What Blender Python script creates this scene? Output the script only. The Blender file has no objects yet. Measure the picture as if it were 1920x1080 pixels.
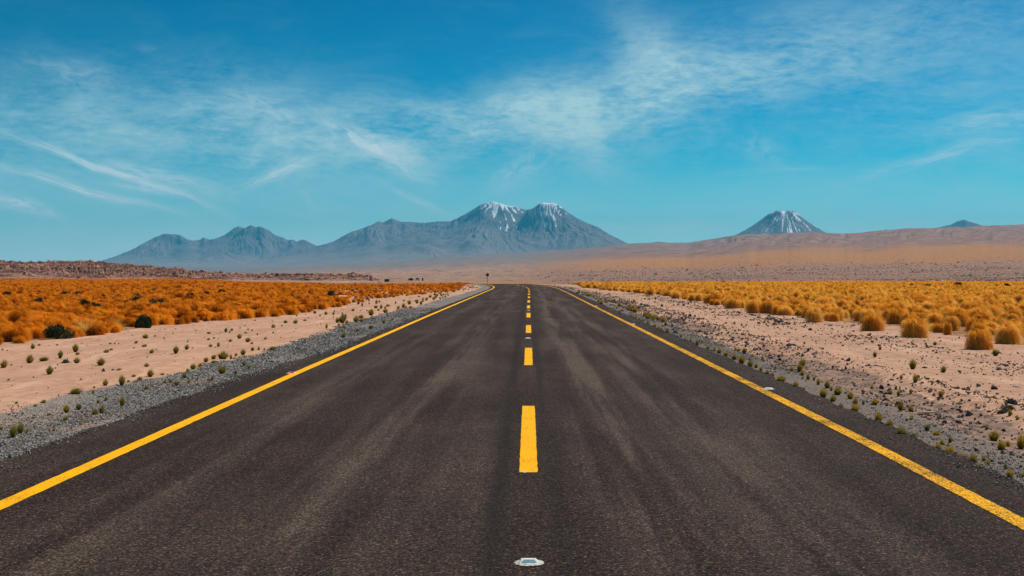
import bpy, math
import numpy as np

C = bpy.context.scene.collection
S = bpy.context.scene
rng = np.random.default_rng(7)
EYE = 1.58          # camera height above the road, metres
F = 2430.0          # focal length in pixels of a 1920 px wide picture
R = math.radians

# ------------------------------------------------------------ camera
cam_d = bpy.data.cameras.new('camera')
cam = bpy.data.objects.new('camera', cam_d)
C.objects.link(cam)
YAW, PITCH = math.atan(31 / F), -math.atan(28 / F)
cam.location = (0, 0, EYE)
cam.rotation_euler = (math.pi / 2 + PITCH, 0, YAW)
cam_d.sensor_width = 36
cam_d.lens = 36 * F / 1920
cam_d.clip_start = 0.1
cam_d.clip_end = 200000
S.camera = cam

# ------------------------------------------------------------ sun, sky
SUN_EL, SUN_AZ, SUN_POWER = R(52), R(48), 5.0      # azimuth clockwise from +Y (down the road)
SKY_POWER = 0.10
SKY_GAMMA, SKY_TINT = 1.8, (0.0, 10.6, 9.6)
HAZE_DENSITY = 4.6e-5
sun_d = bpy.data.lights.new('sun', 'SUN')
sun_d.energy = SUN_POWER
sun_d.angle = R(0.53)
sun_d.color = (1.0, 0.955, 0.89)
sun = bpy.data.objects.new('sun', sun_d)
C.objects.link(sun)
sun.rotation_euler = (math.pi / 2 - SUN_EL, 0, math.pi - SUN_AZ)

S.view_settings.view_transform = 'Standard'
S.view_settings.look = 'None'
S.view_settings.exposure = 0.0
S.view_settings.gamma = 1.0
S.view_settings.use_curve_mapping = False
S.cycles.use_denoising = True
S.cycles.max_bounces = 6
S.cycles.transparent_max_bounces = 12
S.cycles.volume_bounces = 0
S.render.use_persistent_data = False


class NT:
    """small helper to write node trees as expressions"""
    def __init__(s, tree):
        s.t = tree
        s.n = tree.nodes
        s.l = tree.links

    def node(s, kind, **kw):
        n = s.n.new(kind)
        for k, v in kw.items():
            setattr(n, k, v)
        return n

    def put(s, sock, v):
        if isinstance(v, bpy.types.NodeSocket):
            s.l.new(v, sock)
        elif v is not None:
            if sock.type == 'RGBA' and not hasattr(v, '__len__'):
                v = (v, v, v, 1)
            elif sock.type == 'RGBA' and len(v) == 3:
                v = (*v, 1)
            sock.default_value = v

    def m(s, op, a, b=None, c=None, clamp=False):
        n = s.node('ShaderNodeMath', operation=op, use_clamp=clamp)
        s.put(n.inputs[0], a)
        if b is not None: s.put(n.inputs[1], b)
        if c is not None: s.put(n.inputs[2], c)
        return n.outputs[0]

    def vm(s, op, a, b=None, out=0):
        n = s.node('ShaderNodeVectorMath', operation=op)
        s.put(n.inputs[0], a)
        if b is not None: s.put(n.inputs[1], b)
        return n.outputs[out]

    def mix(s, f, a, b, blend='MIX'):
        n = s.node('ShaderNodeMix', data_type='RGBA', blend_type=blend)
        s.put(n.inputs[0], f)
        s.put(n.inputs[6], a)
        s.put(n.inputs[7], b)
        return n.outputs[2]

    def rng(s, v, a, b, c=0.0, d=1.0, smooth=True):
        n = s.node('ShaderNodeMapRange', interpolation_type='SMOOTHSTEP' if smooth else 'LINEAR')
        for i, q in enumerate((v, a, b, c, d)):
            s.put(n.inputs[i], q)
        return n.outputs[0]

    def noise(s, vec, scale, detail=3, rough=0.55, dist=0.0, dim='3D', out=0):
        n = s.node('ShaderNodeTexNoise', noise_dimensions=dim)
        s.put(n.inputs['Vector'], vec)
        s.put(n.inputs['Scale'], scale)
        s.put(n.inputs['Detail'], detail)
        s.put(n.inputs['Roughness'], rough)
        s.put(n.inputs['Distortion'], dist)
        return n.outputs[out]

    def vor(s, vec, scale, feature='F1', out='Distance', rand=1.0):
        n = s.node('ShaderNodeTexVoronoi', feature=feature)
        s.put(n.inputs['Vector'], vec)
        s.put(n.inputs['Scale'], scale)
        s.put(n.inputs['Randomness'], rand)
        return n.outputs[out]

    def map(s, vec, loc=(0, 0, 0), rot=(0, 0, 0), sc=(1, 1, 1), kind='POINT'):
        n = s.node('ShaderNodeMapping', vector_type=kind)
        s.put(n.inputs[0], vec)
        n.inputs['Location'].default_value = loc
        n.inputs['Rotation'].default_value = rot
        n.inputs['Scale'].default_value = sc
        return n.outputs[0]

    def ramp(s, f, stops, interp='LINEAR'):
        n = s.node('ShaderNodeValToRGB')
        cr = n.color_ramp
        cr.interpolation = interp
        while len(cr.elements) < len(stops):
            cr.elements.new(0.5)
        for e, (p, c) in zip(cr.elements, stops):
            e.position = p
            e.color = (*c, 1) if len(c) == 3 else c
        s.put(n.inputs[0], f)
        return n.outputs[0]

    def xyz(s, v):
        n = s.node('ShaderNodeSeparateXYZ')
        s.put(n.inputs[0], v)
        return n.outputs

    def cxyz(s, x, y, z):
        n = s.node('ShaderNodeCombineXYZ')
        for i, q in enumerate((x, y, z)):
            s.put(n.inputs[i], q)
        return n.outputs[0]

    def attr(s, name, out='Fac'):
        n = s.node('ShaderNodeAttribute', attribute_name=name)
        return n.outputs[out]

    def bump(s, h, strength, dist, normal=None):
        n = s.node('ShaderNodeBump')
        s.put(n.inputs['Strength'], strength)
        s.put(n.inputs['Distance'], dist)
        s.put(n.inputs['Height'], h)
        if normal is not None: s.put(n.inputs['Normal'], normal)
        return n.outputs[0]


def mat(name, rough=0.9, spec=0.3):
    m = bpy.data.materials.new(name)
    m.use_nodes = True
    t = NT(m.node_tree)
    b = m.node_tree.nodes['Principled BSDF']
    b.inputs['Roughness'].default_value = rough
    b.inputs['Specular IOR Level'].default_value = spec
    return m, t, b


# ------------------------------------------------------------ world: clear sky with cirrus, laid out by compass direction and height
world = bpy.data.worlds.new('World')
S.world = world
world.use_nodes = True
w = NT(world.node_tree)
bg = world.node_tree.nodes['Background']
sky = w.node('ShaderNodeTexSky', sky_type='NISHITA')
sky.sun_disc = False
sky.sun_elevation = SUN_EL
sky.sun_rotation = SUN_AZ
sky.altitude = 2300
sky.air_density = 1.0
sky.dust_density = 0.35
sky.ozone_density = 2.2
tc = w.node('ShaderNodeTexCoord').outputs['Generated']
dx, dy, dz = w.xyz(w.vm('NORMALIZE', tc))
az = w.m('ARCTAN2', dx, dy)                   # compass angle from the road's direction
el = w.m('ARCSINE', dz)
AE = w.cxyz(w.m('MULTIPLY', az, 10.0), w.m('MULTIPLY', el, 10.0), 0.0)
gam = w.node('ShaderNodeGamma')
w.put(gam.inputs[0], w.vm('SCALE', sky.outputs[0]))
gam.inputs[0].links[0].from_node.inputs['Scale'].default_value = .1
gam.inputs[1].default_value = SKY_GAMMA
skyc = w.mix(1.0, gam.outputs[0], SKY_TINT, 'MULTIPLY')


def sky_pos(px, py):
    a = math.atan((px - 991) / F)
    return 10 * a, 10 * math.atan((512 - py) / F * math.cos(a))


# wisps: (x0, y0, x1, y1, half width, strength, softness of fibres)
wisps = [
    (60, 262, 400, 396, 7, .85), (210, 345, 330, 372, 9, .5), (50, 326, 315, 402, 7, .85), (-40, 360, 110, 415, 12, .95), (180, 300, 395, 360, 14, .5),
    (455, 345, 592, 300, 10, .70), (620, 235, 800, 330, 20, .70), (440, 180, 590, 240, 18, .26), (690, 262, 820, 312, 10, .3),
    (730, 352, 862, 408, 7, .40), (930, 360, 1020, 285, 26, .26), (560, 350, 620, 425, 5, .16), (540, 395, 600, 413, 4, .22),
    (1600, 335, 1900, 262, 10, .32), (1750, 250, 1980, 215, 18, .26), (1330, 328, 1560, 318, 6, .12), (1080, 428, 1420, 424, 11, .40),
    (1560, 416, 1860, 420, 14, .24), (1370, 270, 1480, 300, 24, .16), (240, 88, 300, 96, 8, .05), (40, 110, 220, 170, 24, .16),
    (60, 466, 200, 474, 7, .20), (330, 440, 400, 443, 5, .12), (1250, 60, 1150, 130, 40, .12),
]
veils = [
    (-150, 200, 900, 300, 85, .42), (600, 285, 1500, 120, 52, .60), (1150, 170, 1980, 60, 105, .30), (1150, 0, 1300, 260, 62, .26),
    (1000, 200, 1180, 300, 70, .24), (1500, 330, 2100, 300, 70, .17), (-200, 290, 300, 330, 60, .20), (1620, 230, 2000, 180, 50, .12),
    (300, 140, 600, 200, 50, .10),
]
warp = w.noise(AE, 0.9, 3, .55, dim='2D', out=1)
warp = w.vm('SUBTRACT', warp, (.5, .5, .5))
P1 = w.vm('ADD', AE, w.vm('MULTIPLY', warp, (.22, .16, 0)))
P2 = w.vm('ADD', AE, w.vm('MULTIPLY', warp, (.55, .40, 0)))
clear = None
for lst, P, sharp in ((veils, P2, 0), (wisps, P1, 1)):
    for i, (x0, y0, x1, y1, hw, st) in enumerate(lst):
        a, b = sky_pos(x0, y0), sky_pos(x1, y1)
        L = math.hypot(b[0] - a[0], b[1] - a[1])
        q = w.map(P, ((a[0] + b[0]) / 2, (a[1] + b[1]) / 2, 0), (0, 0, math.atan2(b[1] - a[1], b[0] - a[0])),
                  (L / 2, hw * 10 / F, 1), 'TEXTURE')
        d2 = w.vm('DOT_PRODUCT', q, q, out=1)
        g = w.m('EXPONENT', w.m('MULTIPLY', d2, -1.1 if sharp else -0.9))
        if sharp:
            fib = w.noise(w.vm('ADD', w.vm('MULTIPLY', q, (1.4, 1.0, 0)), (i * 7.3, i * 3.1, 0)), 1.5, 4, .62, .6, dim='2D')
            g = w.m('MULTIPLY', g, w.rng(fib, .25, .72, .12, 1.25))
        o = w.m('SUBTRACT', 1.0, w.m('MULTIPLY', g, st))
        if not sharp:
            veil = o if i == 0 else w.m('MULTIPLY', veil, o)
        else:
            g2 = w.m('MULTIPLY', g, st * .75)
            bright = g2 if i == 0 else w.m('ADD', bright, g2)
            clear = o if clear is None else w.m('MULTIPLY', clear, o)
# fibrous texture inside the veils, two directions of combed ice cloud, and thin cirrus everywhere else in the sky
f1 = w.noise(w.map(P2, rot=(0, 0, R(14)), sc=(1.0, 3.0, 1)), .9, 7, .66, .15, dim='2D')
f2 = w.noise(w.map(P2, rot=(0, 0, R(-24)), sc=(1.3, 4.0, 1)), 1.1, 7, .66, .15, dim='2D')
fib = w.m('ADD', w.m('MULTIPLY', f1, .62), w.m('MULTIPLY', f2, .38))
fineness = w.noise(w.map(AE, rot=(0, 0, R(8)), sc=(2.4, 9, 1)), 3.2, 6, .68, .15, dim='2D')
tex = w.m('ADD', w.rng(fib, .33, .66, .30, 1.25), w.m('MULTIPLY', w.m('SUBTRACT', fineness, .5), 1.3))
vcov = w.m('MULTIPLY', w.m('MULTIPLY', w.m('SUBTRACT', 1.0, veil), tex), 1.35, clamp=True)
thin = w.m('MULTIPLY', w.rng(fib, .46, .76, 0, 1), .045)
cover = w.m('SUBTRACT', 1.0, w.m('MULTIPLY', w.m('MULTIPLY', w.m('SUBTRACT', 1.0, vcov), w.m('SUBTRACT', 1.0, thin)), clear), clamp=True)
cover = w.m('MULTIPLY', cover, w.rng(el, -.02, .01))
bank = w.m('MULTIPLY', w.rng(el, .105, -.01), w.rng(fib, .2, .7, .75, 1.0))      # pale dust and cloud low over the whole horizon
skyc = w.mix(w.m('MULTIPLY', bank, .9), skyc, (7.6, 8.9, 9.3))
skyc = w.mix(cover, skyc, (4.5, 6.9, 7.4))
skyc = w.mix(w.m('MULTIPLY', bright, 1.0, clamp=True), skyc, (7.4, 8.4, 8.7))
w.put(bg.inputs[0], skyc)
bg.inputs[1].default_value = SKY_POWER


# ------------------------------------------------------------ numeric noise
def _hash(ix, iy, seed):
    h = (ix.astype(np.int64) * 374761393 + iy.astype(np.int64) * 668265263 + seed * 1442695041) & 0xFFFFFFFF
    h = ((h ^ (h >> 13)) * 1274126177) & 0xFFFFFFFF
    h = ((h ^ (h >> 16)) * 2246822519) & 0xFFFFFFFF
    return ((h ^ (h >> 15)) & 0xFFFFFF) / float(0xFFFFFF)


def vnoise(x, y, seed=0):
    x, y = np.broadcast_arrays(np.asarray(x, float), np.asarray(y, float))
    ix, iy = np.floor(x), np.floor(y)
    fx, fy = x - ix, y - iy

    def g(a, b):
        t = _hash(ix + a, iy + b, seed) * 2 * np.pi
        return np.cos(t) * (fx - a) + np.sin(t) * (fy - b)
    u = fx ** 3 * (fx * (fx * 6 - 15) + 10)
    v = fy ** 3 * (fy * (fy * 6 - 15) + 10)
    return ((g(0, 0) * (1 - u) + g(1, 0) * u) * (1 - v) + (g(0, 1) * (1 - u) + g(1, 1) * u) * v) * 1.5


def fbm(x, y, o=5, seed=0, gain=.5):
    s, a = 0, 1
    for i in range(o):
        s = s + a * vnoise(x, y, seed + i)
        x, y, a = x * 2.03 + 13.7, y * 2.03 + 7.1, a * gain
    return s


def ridged(x, y, o=5, seed=0, gain=.5):
    s, a, n = 0, 1, 0
    for i in range(o):
        s = s + a * (1 - np.abs(vnoise(x, y, seed + i)) * 2)
        n += a
        x, y, a = x * 2.07 + 5.3, y * 2.07 + 9.2, a * gain
    return s / n


def sstep(a, b, x):
    t = np.clip((x - a) / (b - a), 0, 1)
    return t * t * (3 - 2 * t)


# ------------------------------------------------------------ helpers for objects
def tag(o, label=None, cat=None, group=None, kind=None):
    if label: o['label'] = label
    if cat: o['category'] = cat
    if group: o['group'] = group
    if kind: o['kind'] = kind
    return o


def mesh_np(name, V, Fc, attrs=None, smooth=True, uv=None):
    me = bpy.data.meshes.new(name)
    V = np.asarray(V, np.float32)
    Fc = np.asarray(Fc, np.int32)
    k = Fc.shape[1]
    me.vertices.add(len(V))
    me.vertices.foreach_set('co', V.ravel())
    me.loops.add(Fc.size)
    me.loops.foreach_set('vertex_index', Fc.ravel())
    me.polygons.add(len(Fc))
    me.polygons.foreach_set('loop_start', np.arange(0, Fc.size, k, dtype=np.int32))
    me.polygons.foreach_set('use_smooth', np.full(len(Fc), smooth))
    for n, a in (attrs or {}).items():
        at = me.attributes.new(n, 'FLOAT', 'POINT')
        at.data.foreach_set('value', np.asarray(a, np.float32).ravel())
    me.update(calc_edges=True)
    me.validate()
    return me


def obj(name, me, m=None, parent=None, loc=(0, 0, 0)):
    o = bpy.data.objects.new(name, me)
    C.objects.link(o)
    if m and len(me.materials) == 0:
        me.materials.append(m)
    o.location = loc
    if parent: o.parent = parent
    return o


def empty(name, loc, rz=0):
    o = bpy.data.objects.new(name, None)
    C.objects.link(o)
    o.empty_display_size = .2
    o.location = loc
    o.rotation_euler = (0, 0, rz)
    return o


def grid_faces(nu, nv):
    i = np.arange(nu - 1)[:, None] * nv + np.arange(nv - 1)[None, :]
    i = i.ravel()
    return np.stack([i, i + nv, i + nv + 1, i + 1], 1)


def grid_mesh(name, X, Y, Z, attrs=None):
    nu, nv = X.shape
    at = {k: v.ravel() for k, v in (attrs or {}).items()}
    Fc = grid_faces(nu, nv)
    me = mesh_np(name, np.stack([X.ravel(), Y.ravel(), Z.ravel()], 1), Fc, at)
    n = me.polygons[len(me.polygons) // 2].normal
    if n.z < 0:
        me.flip_normals()
    return me


cy, sy, cp, sp = math.cos(YAW), math.sin(YAW), math.cos(PITCH), math.sin(PITCH)


def ray(px, py):
    """direction of a picture point, scaled so that it advances one metre down the road"""
    px, py = np.asarray(px, float), np.asarray(py, float)
    u, v = (px - 960) / F, (540 - py) / F
    fx, fz = cp - v * sp, sp + v * cp
    X = u * cy - fx * sy
    Y = u * sy + fx * cy
    return X / Y, fz / Y


# ------------------------------------------------------------ the lie of the land
CEN = np.array([(-80, 0), (60, 0), (100, .05), (125, .05), (140, -.1), (152, -.45), (165, -1.15), (180, -2.2), (200, -4.4), (230, -9), (280, -19), (340, -33)])


def centre(y):
    return np.interp(y, CEN[:, 0], CEN[:, 1])


_LB0 = np.array([(-40, -14), (15, -14), (24, -13.0), (29, -11.9), (34, -10.6), (40, -9.9), (49, -8.9), (62, -9.3), (80, -9.8), (100, -8.6), (125, -7.4), (160, -7.5), (300, -12)])
_RB0 = np.array([(-40, 9.6), (20, 9.4), (28, 9.3), (60, 9.0), (90, 8.6), (130, 8.0), (170, 6.5), (300, 6)])


def crest(y):
    t = np.clip(y - 172, 0, None)
    return -t * t / 9000.0


def ground(x, y, fine=True):
    x, y = np.asarray(x, float), np.asarray(y, float)
    xr = x - centre(y)
    a = np.abs(xr)
    near = 1 - sstep(18, 60, a)
    z = np.maximum(crest(y), -6) * near
    drop = np.clip(y - np.where(x < -5, 300, 205), 0, None)
    z = z - np.minimum((1 - near) * drop * drop / 9000, 6)
    far = np.hypot(x, y)
    z = z - sstep(600, 3000, far) * 50
    z = z - 0.03 - .06 * sstep(4.2, 5.6, a)
    # stony berm and shallow ditch on the right-hand side, low soil bank on the left
    w1 = vnoise(y * .12, 3.3, 5) * .35
    z = z - .05 * np.exp(-((xr - 4.9) / .45) ** 2) + .07 * np.exp(-((xr - 5.65 - w1) / .33) ** 2)
    z = z + .04 * np.exp(-((xr + 6.3 + w1) / .6) ** 2)
    z = z - .05 * sstep(7, 14, a)
    if fine:
        off = sstep(4.0, 4.9, a)
        z = z + off * (fbm(x * .35, y * .35, 4, 11) * .035 + fbm(x * 2.1, y * 2.1, 3, 17) * .010)
        rough = np.exp(-((xr - 5.3) / .8) ** 2)
        z = z + rough * off * (fbm(x * 4, y * 4, 3, 23) * .03)
    return z


def place(px, py):
    """where the line of sight through a picture point meets the ground"""
    rx, rz = ray(px, py)
    y = 1.6 / np.maximum(-rz, 1e-4)
    for _ in range(12):
        g = ground(rx * y, y, False)
        y = np.clip((EYE - g) / np.maximum(-rz, 1e-4), 2, 400)
    return rx * y, y


def _bound(pts, ends):
    q = [(float(place(a, b_)[1]), float(place(a, b_)[0])) for a, b_ in pts]
    return np.array(sorted(q + ends))


LB = _bound([(0, 646), (108, 639), (200, 627), (269, 616), (400, 601), (480, 597), (560, 590), (620, 577), (700, 561), (780, 553), (860, 545)], [(-40, -16), (20, -15), (160, -8), (300, -12)])
RB = _bound([(1920, 652), (1833, 640), (1640, 612), (1500, 598), (1400, 583), (1300, 564), (1200, 550), (1100, 541)], [(-40, 12), (20, 11), (185, 7), (300, 7)])

# ------------------------------------------------------------ materials of the setting
def asphalt_colour(t, P):
    x, y, z = t.xyz(P)
    agg = t.noise(P, 80, 4, .8)
    agg2 = t.noise(P, 21, 3, .7)
    cell = t.vor(P, 100, out='Color')
    cr = t.xyz(cell)[0]
    cv = t.m('POWER', cr, 2.2)
    base = t.mix(cv, (.007, .0048, .004), (.160, .106, .082))
    cg = t.xyz(cell)[1]
    base = t.mix(t.m('MULTIPLY', t.m('GREATER_THAN', cg, .6), .35), base, t.mix(cv, (.008, .0075, .007), (.165, .15, .13)))
    base = t.mix(t.rng(agg, .56, .40, 0, .85), base, (.007, .005, .0042))
    base = t.mix(t.rng(agg2, .50, .68, 0, .6), base, (.115, .083, .070))
    base = t.mix(t.rng(agg2, .46, .34, 0, .6), base, (.010, .007, .006))
    base = t.mix(t.m('MULTIPLY', t.m('GREATER_THAN', cr, .97), .8), base, (.30, .235, .19))
    base = t.mix(t.m('MULTIPLY', t.m('LESS_THAN', cr, .16), .6), base, (.008, .007, .007))
    # long streaks laid down by traffic
    st = t.noise(t.map(P, sc=(2.4, .07, 1)), 1.0, 5, .6)
    st2 = t.noise(t.map(P, sc=(.8, .16, 1), loc=(31, 0, 0)), 1.0, 5, .65)
    xw = t.m('ADD', x, t.m('MULTIPLY', t.m('SUBTRACT', t.noise(t.map(P, sc=(.2, .05, 1)), 1, 2), .5), .35))

    def band(c, s):
        q = t.m('DIVIDE', t.m('SUBTRACT', xw, c), s)
        return t.m('EXPONENT', t.m('MULTIPLY', t.m('MULTIPLY', q, q), -1))
    lite = t.m('ADD', t.m('ADD', t.m('MULTIPLY', band(.82, .28), .75), t.m('MULTIPLY', band(1.75, .45), .5)),
               t.m('ADD', t.m('MULTIPLY', band(-1.35, .4), .5), t.m('MULTIPLY', band(-2.7, .35), .3)))
    lite = t.m('MULTIPLY', t.m('ADD', lite, .12), t.rng(st, .38, .66, .0, 1.7))
    lite = t.m('ADD', t.m('MULTIPLY', lite, .95), t.m('MULTIPLY', t.rng(st2, .42, .70), .36), clamp=True)
    grey = t.mix(.5, base, t.mix(cv, (.018, .017, .016), (.20, .185, .165)))
    dust = t.mix(1.0, t.mix(1.0, grey, (1.9, 1.9, 1.85), 'MULTIPLY'), (.014, .012, .010), 'ADD')
    base = t.mix(lite, base, dust)
    # bitumen bleeding beside the centre line
    tar = t.m('MAXIMUM', band(-.24, .085), t.m('MULTIPLY', band(.17, .07), .8))
    tar = t.m('MULTIPLY', tar, t.rng(st2, .3, .6, .1, .6))
    base = t.mix(tar, base, (.017, .016, .0165))
    patch = t.noise(P, .35, 4, .6)
    base = t.mix(t.rng(patch, .38, .62, .42, 0), base, t.mix(.5, base, (.012, .011, .011)))
    base = t.mix(1.0, base, (.78, .66, .58), 'MULTIPLY')
    return base, agg, cr


m_road, t, b = mat('asphalt', .85, .06)
P = t.node('ShaderNodeTexCoord').outputs['Object']
col, agg, cr = asphalt_colour(t, P)
t.put(b.inputs['Base Color'], col)
t.put(b.inputs['Normal'], t.bump(t.m('ADD', agg, t.m('MULTIPLY', cr, .5)), .8, .010))

m_paint, t, b = mat('yellow_paint', .8, .08)
P = t.node('ShaderNodeTexCoord').outputs['Object']
col, agg, cr = asphalt_colour(t, P)
x, y, z = t.xyz(P)
wearn = t.noise(P, 60, 4, .7)
wearb = t.noise(t.map(P, sc=(1, .6, 1)), 3.0, 4, .6)
hole = t.rng(t.m('ADD', wearn, t.m('MULTIPLY', t.m('SUBTRACT', wearb, .5), .35)), t.rng(x, 2.5, 3.0, .355, .455), t.rng(x, 2.5, 3.0, .395, .505), 1, 0)
yel = t.mix(t.noise(P, 1.2, 4, .6), (.84, .37, .0), (.97, .47, .0))
yel = t.mix(t.rng(t.noise(P, 28, 3, .6), .5, .8, 0, .35), yel, (.62, .24, .004))
yel = t.mix(t.rng(t.noise(t.map(P, sc=(6, .5, 1)), 1.5, 4, .6), .55, .8, 0, .35), yel, (.42, .22, .05))
t.put(b.inputs['Base Color'], t.mix(hole, yel, col))
t.put(b.inputs['Normal'], t.bump(agg, .3, .004))

m_ground, t, b = mat('desert_ground', .95, .15)
P = t.node('ShaderNodeTexCoord').outputs['Object']
zone = t.attr('zone', 'Color')
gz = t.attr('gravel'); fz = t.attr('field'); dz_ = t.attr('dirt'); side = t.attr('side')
n1 = t.noise(P, .45, 5, .6); n2 = t.noise(P, 6, 5, .65); n3 = t.noise(P, 40, 4, .7)
soil = t.mix(t.rng(n1, .3, .7), (.47, .255, .155), (.60, .35, .215))
soil = t.mix(t.rng(n2, .40, .70, 0, .75), soil, (.35, .185, .115))
soil = t.mix(t.rng(n3, .55, .8, 0, .5), soil, (.70, .47, .33))
soilr = t.mix(t.rng(n2, .42, .62, .2, .85), soil, (.34, .195, .13))
soil = t.mix(t.m('MULTIPLY', side, .55), soil, soilr)
pebc = t.xyz(t.vor(P, 26, out='Color'))[0]
pebd = t.vor(P, 26)
soil = t.mix(t.m('MULTIPLY', t.m('GREATER_THAN', pebc, t.m('SUBTRACT', .985, t.m('MULTIPLY', side, .06))), t.rng(pebd, .2, .5, .8, 0)), soil, (.10, .08, .075))
dirt = t.mix(t.rng(n2, .35, .65), (.11, .065, .046), (.33, .20, .14))
dirt = t.mix(t.rng(n3, .5, .75, 0, .7), dirt, (.45, .32, .24))
gcell = t.vor(P, 30, out='Color'); gc = t.xyz(gcell)[0]
gd = t.vor(P, 30)
grav = t.mix(gc, (.15, .125, .105), (.50, .45, .395))
grav = t.mix(t.rng(gd, .25, .6, 0, .8), grav, (.09, .08, .075))
grav = t.mix(t.rng(n1, .48, .66, 0, .8), grav, (.36, .24, .17))
grav = t.mix(t.m('MULTIPLY', side, .75), grav, t.mix(n2, (.10, .075, .06), (.24, .18, .145)))
straw = t.mix(t.rng(n2, .3, .7), (.16, .075, .02), (.30, .145, .045))  # brown grass litter, darkened to paint in the shade between clumps
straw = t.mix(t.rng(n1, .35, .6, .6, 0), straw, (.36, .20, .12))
run = t.noise(t.map(P, sc=(1.6, .10, 1)), 1.3, 5, .65, .4)
soil = t.mix(t.rng(run, .50, .64, 0, .45), soil, (.36, .19, .12))
soil = t.mix(t.rng(run, .44, .34, 0, .40), soil, (.66, .43, .29))
nz = t.m('MULTIPLY', t.m('SUBTRACT', t.noise(P, 1.6, 6, .72), .5), 1.25)
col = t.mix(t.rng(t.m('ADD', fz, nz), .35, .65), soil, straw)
col = t.mix(t.rng(t.m('ADD', dz_, nz), .38, .62), col, dirt)
col = t.mix(t.rng(t.m('ADD', gz, nz), .38, .62), col, grav)
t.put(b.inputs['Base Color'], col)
h = t.m('ADD', t.m('ADD', t.m('MULTIPLY', n2, 1.0), t.m('MULTIPLY', n3, .25)), t.m('MULTIPLY', t.m('MULTIPLY', gd, -1.2), gz))
t.put(b.inputs['Normal'], t.bump(h, .7, .03))

# ------------------------------------------------------------ ground sheet
xs = np.concatenate([-np.geomspace(21000, 16, 64), np.linspace(-15.8, -4, 110), np.linspace(-3.7, 3.7, 12), np.linspace(4, 11, 120), np.geomspace(11.1, 21000, 69)])
ys = np.concatenate([-np.geomspace(3000, 6, 24), np.linspace(-4, 5.6, 12), np.geomspace(5.7, 420, 620), np.geomspace(425, 21500, 34)])
X, Y = np.meshgrid(xs, ys, indexing='ij')
Z = ground(X, Y)
xr = X - centre(Y)
wob = fbm(Y * .16, xs[:, None] * 0 + 2.2, 3, 31) * .3
lgo = np.interp(Y, [0, 8, 12, 16, 20, 27, 45, 80, 140, 200], [-5.9, -5.8, -6.1, -6.1, -5.9, -5.6, -5.9, -5.6, -5.2, -5.0])
gl = sstep(lgo - .35, lgo + .35, xr + wob) * (xr < 0)
gr = (1 - sstep(4.15, 4.75, xr + wob * .6)) * (xr >= 0)
gravel = np.clip(gl + gr, 0, 1) * (np.abs(xr) < 9)
dirt = sstep(4.0, 4.5, xr) * (1 - sstep(5.1, 5.9, xr + wob)) * (.45 + .55 * sstep(-.2, .3, vnoise(Y * .08, 9.1, 4)))
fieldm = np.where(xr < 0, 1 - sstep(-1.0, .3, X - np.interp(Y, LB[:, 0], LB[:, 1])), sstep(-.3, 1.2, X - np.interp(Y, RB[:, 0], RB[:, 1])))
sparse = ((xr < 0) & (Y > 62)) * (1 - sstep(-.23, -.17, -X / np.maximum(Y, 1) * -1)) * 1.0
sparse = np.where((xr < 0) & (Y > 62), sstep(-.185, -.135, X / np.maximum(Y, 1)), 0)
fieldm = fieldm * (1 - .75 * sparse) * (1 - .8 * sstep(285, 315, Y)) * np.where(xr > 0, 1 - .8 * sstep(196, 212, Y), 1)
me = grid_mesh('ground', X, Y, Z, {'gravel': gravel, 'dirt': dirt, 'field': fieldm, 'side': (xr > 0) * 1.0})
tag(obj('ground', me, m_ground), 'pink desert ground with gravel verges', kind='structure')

# ------------------------------------------------------------ road
def road_z(y):
    return np.maximum(crest(y), -6) + 0.0


def strip(xa, xb, y0, y1, dy, dz, nx=2, z_extra=None, grow=1.0):
    ys_ = [y0]
    s = dy
    while ys_[-1] < y1:
        ys_.append(min(ys_[-1] + s, y1)); s = max(dy, ys_[-1] * .012 * grow) if ys_[-1] > 0 else dy
    ys_ = np.array(ys_)
    A = xa(ys_) if callable(xa) else np.full(len(ys_), xa)
    B = xb(ys_) if callable(xb) else np.full(len(ys_), xb)
    tt = np.linspace(0, 1, nx)[:, None]
    # lay across the bend at right angles to the centre line
    c = centre(ys_); d = np.gradient(c, ys_) if len(ys_) > 2 else np.zeros(len(ys_))
    off = A[None] * (1 - tt) + B[None] * tt
    nrm = np.sqrt(1 + d * d)
    X = c[None] + off / nrm
    Y = ys_[None] - off * d / nrm
    Z = road_z(Y) + dz
    return X, Y, Z


def edgel(y):
    e = np.interp(y, [-80, 10, 15, 20, 26, 40, 150, 340], [4.42, 4.42, 4.45, 4.4, 4.08, 4.1, 4.0, 4.0])
    return -(e + fbm(y * .9, 0 * y + 1.1, 4, 41) * .07 + fbm(y * 6, 0 * y + 4.1, 3, 45) * .025)


def edger(y):
    return 3.72 + fbm(y * .8, 0 * y + 8.1, 4, 51) * .09 + fbm(y * 6, 0 * y + 6.1, 3, 55) * .03


X, Y, Z = strip(edgel, edger, -80, 330, .12, 0, nx=24)
me = grid_mesh('road', X, Y, Z)
# give the sheet a broken edge that goes down into the verge
road = tag(obj('road', me, m_road), 'two lane asphalt road running straight to the crest', kind='structure')
for sgn, ef in ((-1, edgel), (1, edger)):
    X, Y, Z = strip(lambda y: ef(y) - .0 * sgn, lambda y: ef(y) + .05 * sgn, -80, 330, .12, 0, nx=2)
    Z[1] -= .05
    if sgn < 0: X, Y, Z = X[::-1], Y[::-1], Z[::-1]
    obj('road_edge', grid_mesh('road_edge', X, Y, Z), m_road, road)


def lxl(y):
    return np.interp(y, [0, 8, 20, 45, 90, 150, 340], [-3.57, -3.58, -3.66, -3.70, -3.70, -3.62, -3.6])


def lxr(y):
    return np.interp(y, [0, 8, 12, 40, 110, 150, 340], [3.11, 3.11, 3.15, 3.14, 3.05, 3.0, 3.0])


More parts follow.
